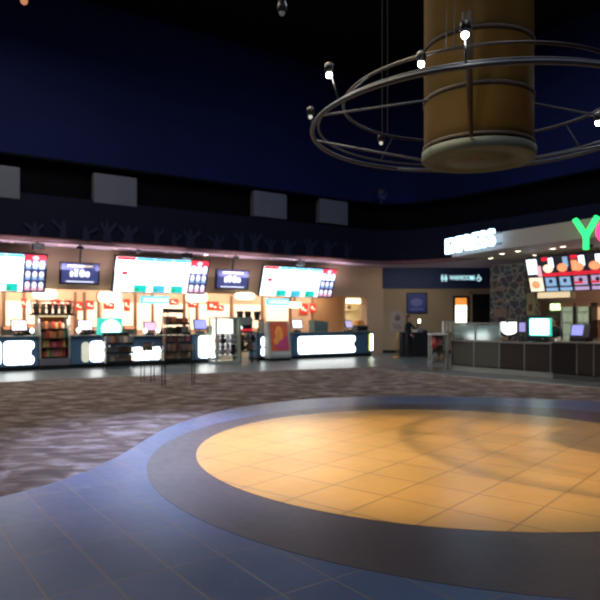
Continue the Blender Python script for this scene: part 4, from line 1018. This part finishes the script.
# ------------------------------------------------------------------ food menu screens
n0 = -1.0; tl = .3
edges = [524.5, 539.5, 553.5, 568, 585, 602, 619]
zt_, zb_ = K.Z(560, 256, n0), K.Z(560, 291, n0); H = (zt_-zb_)/math.cos(tl)
for i in range(6):
    a, b = K.S(edges[i]+5, n0), K.S(edges[i+1]+5, n0); L = b-a-.02
    kinds = ['white and orange food picture', 'burger picture', 'burger picture', 'orange food picture', 'red food picture', 'food picture']
    t = thing('menu_screen', 'lit menu screen with %s over right stand, %s from left' % (kinds[i], ORD[i]), 'menu screen', K.P(a, n0-.1, zb_), K.rz, tl, 'food menu screens over the right stand')
    m = M(); m.box(-.01, L+.01, 0, .08, -.02, H+.02, .01); m.build('casing', M_blk, t)
    m = M(); m.mi = 0; m.box(0, L, -.02, 0, 0, H)
    if i == 0:
        m.mi = 2; m.box(.02, L*.75, -.03, -.02, H*.52, H*.95, .004); m.mi = 5; m.box(L*.7, L-.01, -.032, -.02, H*.45, H*.75)
        m.mi = 3; m.box(.02, L-.02, -.03, -.02, .03, H*.42, .004); m.mi = 4; m.ball((L*.45, -.03, H*.22), L*.3, .01, H*.12, 12)
    else:
        m.mi = 1; m.box(0, L, -.028, -.02, H*.44, H*.53)
        if i in (1, 3): m.box(.03, L*.5, -.028, -.02, H*.88, H*.98)
        m.mi = 2 if i != 2 else 6; m.box(L*.55, L*.9, -.028, -.02, H*.68, H*.95)
        m.mi = 4 if i > 1 else 3; m.ball((L*.45, -.028, H*.66), L*.38, .012, H*.12, 14)
        if i == 3: m.mi = 4; m.box(.03, L*.45, -.03, -.02, H*.56, H*.84)
        m.mi = 6 if i < 3 else 7; m.box(.05, L-.05, -.028, -.02, H*.16, H*.4)
        m.mi = 0; m.ball((L*.5, -.03, H*.3), L*.14, .01, H*.06, 10)
        m.mi = 6 if i < 3 else 7; m.box(.03, L-.03, -.028, -.02, .02, H*.11)
        if i >= 3: m.mi = 1; m.box(.03, L*.6, -.03, -.02, H*.2, H*.26)
    m.build('screen', [M_menuslate, M_menured, M_menu, M_menucream, M_menufood, M_menupink, M_menupale, mat('mauve_screen_block', (190, 165, 205), emit=.9)], t)
    m = M(); m.cyl((L*.5, .09, H*.6), (L*.5, .09+(3.55-zb_-H*.6)*.3, (3.55-zb_)*.97), .02); m.build('bracket', M_dkgrey, t)

# canopy of the right stand
ca = K.S(437, 1.1)
M_can = mat('grey_canopy_paint', (176, 168, 158), .6, scale=2, var=.05)
m = M(); pts = [(ca, -1.1), (16, -1.25), (16, 4.4), (ca+1.2, 4.4), (ca, 1.5)]
pts = [(ca, -.05), (.27, -.30), (1.5, -.7), (2.67, -1.08), (ca+6, -1.5), (ca+9, -1.6), (16, -1.3), (16, 4.4), (ca+3.2, 4.4), (ca+.4, 1.2)]
m.prism(pts, 3.56, 4.02); struct(m, 'ceiling_canopy', M_can, loc=K.P(0, 0), rz=K.rz)
M_kdown = mat('canopy_lens', (255, 235, 210), emit=7, var=.01)
for i, (px, py) in enumerate(((491, 258), (502, 253.5), (518, 251), (535, 255), (553, 248.5), (563, 246.5))):
    Y = (3.56-EYE)*F0/(HZ-py); downlight((((px-300)/F0)*Y, Y, 3.56), 'warm recessed downlight under the grey canopy, %s from the left' % ORD[i], 'downlights under the canopy', M_kdown, .075)

# EXPRESS letters on canopy front
M_exp = mat('blue_white_neon', (190, 225, 255), emit=4.2, var=.01)
pA = Vector(((448.5-300)/F0*19.3, 19.3)); pB = Vector(((499-300)/F0*16.9, 16.9))
FR = Frame((pA.x, pA.y), (pB-pA))
Lx = (pB-pA).length; n_ = 0
t = thing('express_sign', 'glowing blue white EXPRESS lettering on the grey canopy front', 'sign', FR.P(0, .12, 3.54), FR.rz)
for k, ch_ in enumerate('EXPRESS'):
    o = letter(ch_, .64, .05, .012, M_exp, t, (Lx*(k+.5)/7, 0, .30), 'letter', .9)
m = M(); m.box(-.1, Lx+.1, .1, .14, .12, .16); m.box(-.1, Lx+.1, .1, .14, .42, .46); m.build('mounting_rail', M_dkgrey, t)
# green Y and pink o
Yg = 14.3
nY = K.S(586, 1.9)
t = thing('neon_sign', 'big green neon letter Y and pink letter o at the right edge', 'sign', K.P(K.S(586, 1.75), 1.75, K.Z(586, 249.5, 1.75)), K.rz)
M_grn = mat('green_neon', (40, 225, 110), emit=2.2, var=.01); M_pnk = mat('pink_neon', (255, 60, 130), emit=2.0, var=.01)
HY = .74
m = M()
def bar(a, b, w):
    a, b = Vector(a), Vector(b); d = (b-a).normalized(); q = Vector((-d.y, d.x))*w/2
    m.prism([tuple(a-q), tuple(b-q), tuple(b+q), tuple(a+q)], -.05, .05, 'y')
bar((0, 0), (0, HY*.5), .095); bar((0, HY*.42), (-.27, HY), .095); bar((0, HY*.42), (.27, HY), .095)
m.build('letter_y', M_grn, t, label='green neon letter Y')
m = M(); m.torus((0, 0, 0), .17, .05, 40, 10)
for v in m.bm.verts: v.co = Vector((v.co.x*.9+.43, v.co.z, v.co.y*1.15+.38))
m.build('letter_o', M_pnk, t, label='pink neon letter o')
m = M(); m.box(-.08, .08, .05, .16, .05, .12); m.box(.3, .7, .05, .16, .14, .2); m.build('mounting_rail', M_dkgrey, t)

# ------------------------------------------------------------------ hanging drum and ring
HX, HYc = 2.255, 7.86; r0 = .67
t = thing('hanging_drum', 'large amber cylinder hanging from the ceiling with grey green rim', 'hanging drum', (HX, HYc, 3.6))
m = M(); m.lathe([(r0, .12), (r0, 9.4)], seg=72); m.build('skin', M_amber, t)
m = M(); m.lathe([(r0+.02, .02), (r0+.03, .05), (r0+.03, .13), (r0, .135)], seg=72, cap=False)
m.lathe([(r0+.02, .02), (r0-.1, .0), (r0-.12, .03), (.36, .03), (.34, .0), (.001, .0)], seg=72, cap=False); m.build('rim', M_rim, t)
m = M(); m.lathe([(.05, -.005), (.17, -.01), (.2, .01)], (-.1, -.05, 0), 20); m.build('underside_fitting', mat('dark_underside', (70, 72, 64), .6), t)
for z in (.17, .76, 1.41):
    m = M(); m.lathe([(r0+.004, z-.03), (r0+.016, z-.03), (r0+.016, z+.03), (r0+.004, z+.03)], seg=72, cap=False); m.build('hoop', M_bandbrown, t)
t = thing('lighting_ring', 'large grey tubular lighting ring around the amber cylinder', 'lighting ring', (HX, HYc, 4.0))
m = M(); m.torus((0, 0, 0), 2.1, .028, 160, 10); m.build('outer_ring', M_tubem, t)
m = M(); m.torus((0, 0, .07), 2.02, .015, 160, 8); m.build('companion_ring', M_tubem, t)
m = M(); m.torus((0, 0, .36), 1.7, .02, 140, 8); m.build('inner_ring', mat('dark_ring_tube', (34, 29, 27), .5), t)
for deg in (196, 245, -6, 75):
    a = math.radians(deg); c, s_ = math.cos(a), math.sin(a)
    if deg == 245: continue
    m = M(); m.cyl((2.1*c, 2.1*s_, 0), ((r0+.02)*c, (r0+.02)*s_, .32), .014, seg=8); m.build('upper_spoke', M_tubem, t)
for deg in (168, 14, 38, 110):
    a = math.radians(deg); c, s_ = math.cos(a), math.sin(a)
    m = M(); m.cyl((2.1*c, 2.1*s_, 0), ((r0+.02)*c, (r0+.02)*s_, -.34), .016, seg=8); m.build('lower_spoke', M_tubem, t)
for deg in (-60, -150, 30, 120):
    a = math.radians(deg); c, s_ = math.cos(a), math.sin(a)
    m = M(); m.cyl((1.7*c, 1.7*s_, .36), (2.02*c, 2.02*s_, .07), .008, seg=6); m.build('tie', M_tubem, t)
# front mast fin
a = math.radians(-112)
m = M(); c, s_ = math.cos(a), math.sin(a); q = Vector((-s_, c, 0))
A_ = Vector((.72*c, .72*s_, -.28)); B_ = Vector((1.1*c, 1.1*s_, 1.0))
m.cyl(A_, B_, .022, .06, 10); m.build('mast', mat('brown_mast', (54, 38, 28), .7), t)
for k in range(3):
    a = math.radians(-140+120*k+25); c, s_ = math.cos(a), math.sin(a)
    for dx in (-.04, .04):
        m = M(); m.cyl((1.72*c+dx, 1.72*s_, .36), (1.72*c+dx, 1.72*s_, 8.98), .006, seg=6); m.build('cable', M_cable, t)
lights = []
def spot_lamp(px, py, label, hot, R, z=4.27):
    Y = (z-EYE)*F0/(HZ-py); x = (px-300)/F0*Y
    t = thing('spot_lamp', label, 'lamp', (x, Y, z), 0, group='lamps on the lighting ring')
    m = M(); m.ball((0, -.0, 0), .035 if hot is M_bulb else .028); m.build('bulb', hot, t)
    m = M(); m.lathe([(.035, .02), (.055, .06), (.045, .12), (.015, .14)], seg=16); m.build('shade', M_blk, t)
    d = Vector((x-HX, Y-HYc)).normalized()
    rr_ = 2.1 if R > 1.95 else 1.7; zz = 4.0 if rr_ == 2.1 else 4.36
    p = Vector((HX+d.x*rr_-x, HYc+d.y*rr_-Y, zz-z))
    m = M(); m.cyl((0, .0, .1), (p.x, p.y, p.z), .01, seg=8); m.build('stem', M_dkgrey, t)
    return Vector((x, Y, z))
LP = [(spot_lamp(465, 35, 'brightest glowing lamp on the ring, in front of the amber cylinder', M_bulb, 2.2), 1.0),
      (spot_lamp(421, 64, 'bright lamp on the ring at the left edge of the amber cylinder', M_bulb, 1.75), .8),
      (spot_lamp(329, 75, 'bright lamp at the upper left of the ring', M_bulb, 2.2), 1.0),
      (spot_lamp(310.5, 117, 'small weak lamp at the leftmost point of the ring', M_bulbdim, 2.1), 0),
      (spot_lamp(381, 143, 'tiny weak lamp on the far side of the ring, left of the cylinder', M_bulbdim, 1.75), 0),
      (spot_lamp(598, 123, 'glowing lamp on the ring at the right edge', M_bulb, 1.75), .5)]
# other ceiling fittings
def pendant(px, py, Y, label, mm, r):
    z = EYE+(HZ-py)*Y/F0; x = (px-300)/F0*Y
    t = thing('ceiling_spot', label, 'ceiling light', (x, Y, z))
    m = M(); m.ball((0, 0, 0), r); m.build('bulb', mm, t)
    m = M(); m.lathe([(r*1.1, r*.3), (r*1.8, r*1.2), (r*1.4, r*4), (.02, r*4.4)], seg=16); m.build('shade', M_blk, t)
    m = M(); m.cyl((0, 0, r*4), (0, 0, 13-z), .012, seg=8); m.build('rod', M_blk, t)
pendant(24, 1, 12, 'dim reddish ceiling spot at the top left corner', mat('dull_amber_bulb', (180, 120, 80), emit=1.2), .07)
pendant(282, 13, 13, 'faint small ceiling spot near the top centre', mat('faint_bulb', (90, 95, 95), emit=.5), .06)
# dark fixture on the fascia ledge
z = 6.8; t = thing('stage_light', 'dark stage light standing on the upper ledge left of the drum', 'stage light', W.P(W.S(381, -.4), -.4, 6.8), .4)
m = M(); m.cyl((0, 0, 0), (0, 0, .35), .04); m.box(-.22, .22, -.03, .03, .3, .36); m.build('stand', M_dkgrey, t)
m = M(); m.T = Matrix.Translation((0, 0, .6)) @ Matrix.Rotation(.6, 4, 'X'); m.cyl((0, -.25, 0), (0, .25, 0), .2, .14); m.build('housing', mat('dull_housing', (60, 62, 70), .5), t)
m = M(); m.T = Matrix.Translation((0, 0, .6)) @ Matrix.Rotation(.6, 4, 'X'); m.cyl((0, -.26, 0), (0, -.25, 0), .16); m.build('lens', M_dkgrey, t)

# ------------------------------------------------------------------ lights
def light(kind, loc, energy, col, target=None, size=.2, size_y=None, angle=None, blend=.5, name='light', spec=1.0):
    L = bpy.data.lights.new(name, kind); L.energy = energy; L.color = col
    if kind == 'AREA':
        L.size = size
        if size_y: L.shape = 'RECTANGLE'; L.size_y = size_y
    else: L.shadow_soft_size = size
    if kind == 'SPOT': L.spot_size = math.radians(angle); L.spot_blend = blend
    L.specular_factor = spec
    o = bpy.data.objects.new(name, L); C.objects.link(o); o.location = loc
    if target is not None:
        o.rotation_euler = (Vector(target)-Vector(loc)).to_track_quat('-Z', 'Y').to_euler()
    return o
warm = (1, .78, .5); wwarm = (1, .86, .68); cool = (.72, .82, 1); blue = (.25, .4, 1)
light('SPOT', (-2.3, 7.3, 11.8), 5200, warm, (1.3, 7.6, 0), .2, angle=28, blend=.5, name='key_spot')
light('SPOT', (3.5, 4.0, 12), 250, wwarm, (2.6, 7.5, 0), .4, angle=40, blend=.7, name='fill_spot')  # soft fill over the ochre circle, no fixture behind it
light('SPOT', (-4, 15.5, 12), 24000, (.46, .57, 1), (-1.45, 8.2, 0), .5, angle=24, blend=1, name='blue_spot')
light('SPOT', (-3, 1, 12.5), 450, (.4, .55, 1), (-1.5, 4.5, 0), .5, angle=45, blend=.9, name='blue_spot')
light('AREA', (-7, 13, 12.6), 950, (1, .93, .84), (-6, 11, 0), 6, name='overhead_fill')  # broad overhead areas added for ambient light, no fixtures modelled
light('AREA', (3, 3, 12.6), 350, (.85, .88, 1), (2, 5, 0), 5, name='overhead_fill')
light('AREA', (5, 17, 12.6), 420, (.66, .78, 1), (4, 17, 0), 5, name='overhead_fill')
for p, e in LP:
    if e: light('POINT', p+Vector((0, 0, -.06)), 3.6*e, (1, .92, .8), size=.04, name='ring_lamp')
# servery light
for k, px in enumerate((10, 60, 120, 175, 225, 275, 320)):
    s = W.S(px, -2.3); light('AREA', W.P(s, -2.2, 2.95), 36, (1, .8, .64), W.P(s, -2.9, 1.2), 1.6, .4, name='servery_light')
light('AREA', W.P(dm+.2, NB-1.1, 2.85), 60, (1, .92, .76), W.P(dm+.2, NB-1.2, 0), 1, name='back_room_light')
# area fill added ahead of the soffit lip to lift counter tops and fronts
for px in (30, 160, 250, 330):
    s = W.S(px, .6); light('AREA', W.P(s, .45, 4.2), 36, (.95, .9, .88), W.P(s, -.1, 0), 2.4, .3, name='counter_fill')
for (px, py) in ((491, 258), (518, 251), (553, 248.5), (563, 246.5)):
    Y = (3.54-EYE)*F0/(HZ-py); light('SPOT', ((px-300)/F0*Y, Y, 3.5), 40, wwarm, ((px-300)/F0*Y, Y, 0), .06, angle=120, blend=.8, name='canopy_light')
light('AREA', K.P(4.5, -2.6, 3.4), 80, (1, .8, .6), K.P(4.5, -3.6, 1), 3, .6, name='kitchen_light')
light('AREA', (5.5, 28.2, 3.9), 20, (1, .86, .7), (5.6, 29.6, 1.2), 3, .4, name='lounge_light')
# blue wash on upper wall, from behind the ledge
for k in range(7):
    p = W.P(-4+4.2*k, -.1, 6.95); light('AREA', p, 2.2 if k > 2 else 1.2, (.16, .24, 1), p+Vector((-.56*1.0, .83*1.0, 1.0)), 4.2, .3, name='blue_wash')
for p in ((9.5, 24.5), (15, 16.5)): light('AREA', (p[0], p[1], 7), 1.2, (.16, .24, 1), (p[0]+.8, p[1]+.6, 8), 4, .3, name='blue_wash')

for px in (-5, 60, 120, 190, 240, 290, 335):   # added fill, no fixtures there, to brighten header and soffit
    s = W.S(px, -.75); light('AREA', W.P(s, -.7, 3.35), 16, (1, .84, .86), W.P(s, -1.0, 4.1), 1.6, .25, name='header_fill', spec=.2)
light('AREA', W.P(W.S(55, -.15), -.15, 1.62), 7, (1, .9, .75), W.P(W.S(55, -.1), .0, .3), 1.0, .2, name='case_fill')  # unseen area light added to brighten the candy packets
for k in range(5):
    light('SPOT', W.P(-.5+4*k, 6, 12), 600, (1, .94, .88), W.P(-.5+4*k, .35, .7), .15, angle=19, blend=.6, name='front_fill')  # unseen spots added as front fill for counters and racks
# world
wd = bpy.data.worlds.new('world'); bpy.context.scene.world = wd; wd.use_nodes = True
bg = wd.node_tree.nodes['Background']; bg.inputs[0].default_value = (.35, .4, .7, 1); bg.inputs[1].default_value = .01

# camera
cam = bpy.data.cameras.new('camera'); co = bpy.data.objects.new('camera', cam); C.objects.link(co)
co.location = (0, 0, EYE); co.rotation_euler = (PI/2, 0, 0)
cam.sensor_width = 36; cam.lens = 36*F0/600; cam.shift_y = 20/600; cam.clip_end = 200; cam.clip_start = .05
cam.dof.use_dof = True; cam.dof.focus_distance = 2.2; cam.dof.aperture_fstop = 4.2
sc = bpy.context.scene; sc.camera = co
sc.view_settings.view_transform = 'Standard'; sc.view_settings.look = 'None'; sc.view_settings.gamma = 1; sc.view_settings.exposure = 0
sc.view_settings.use_curve_mapping = False
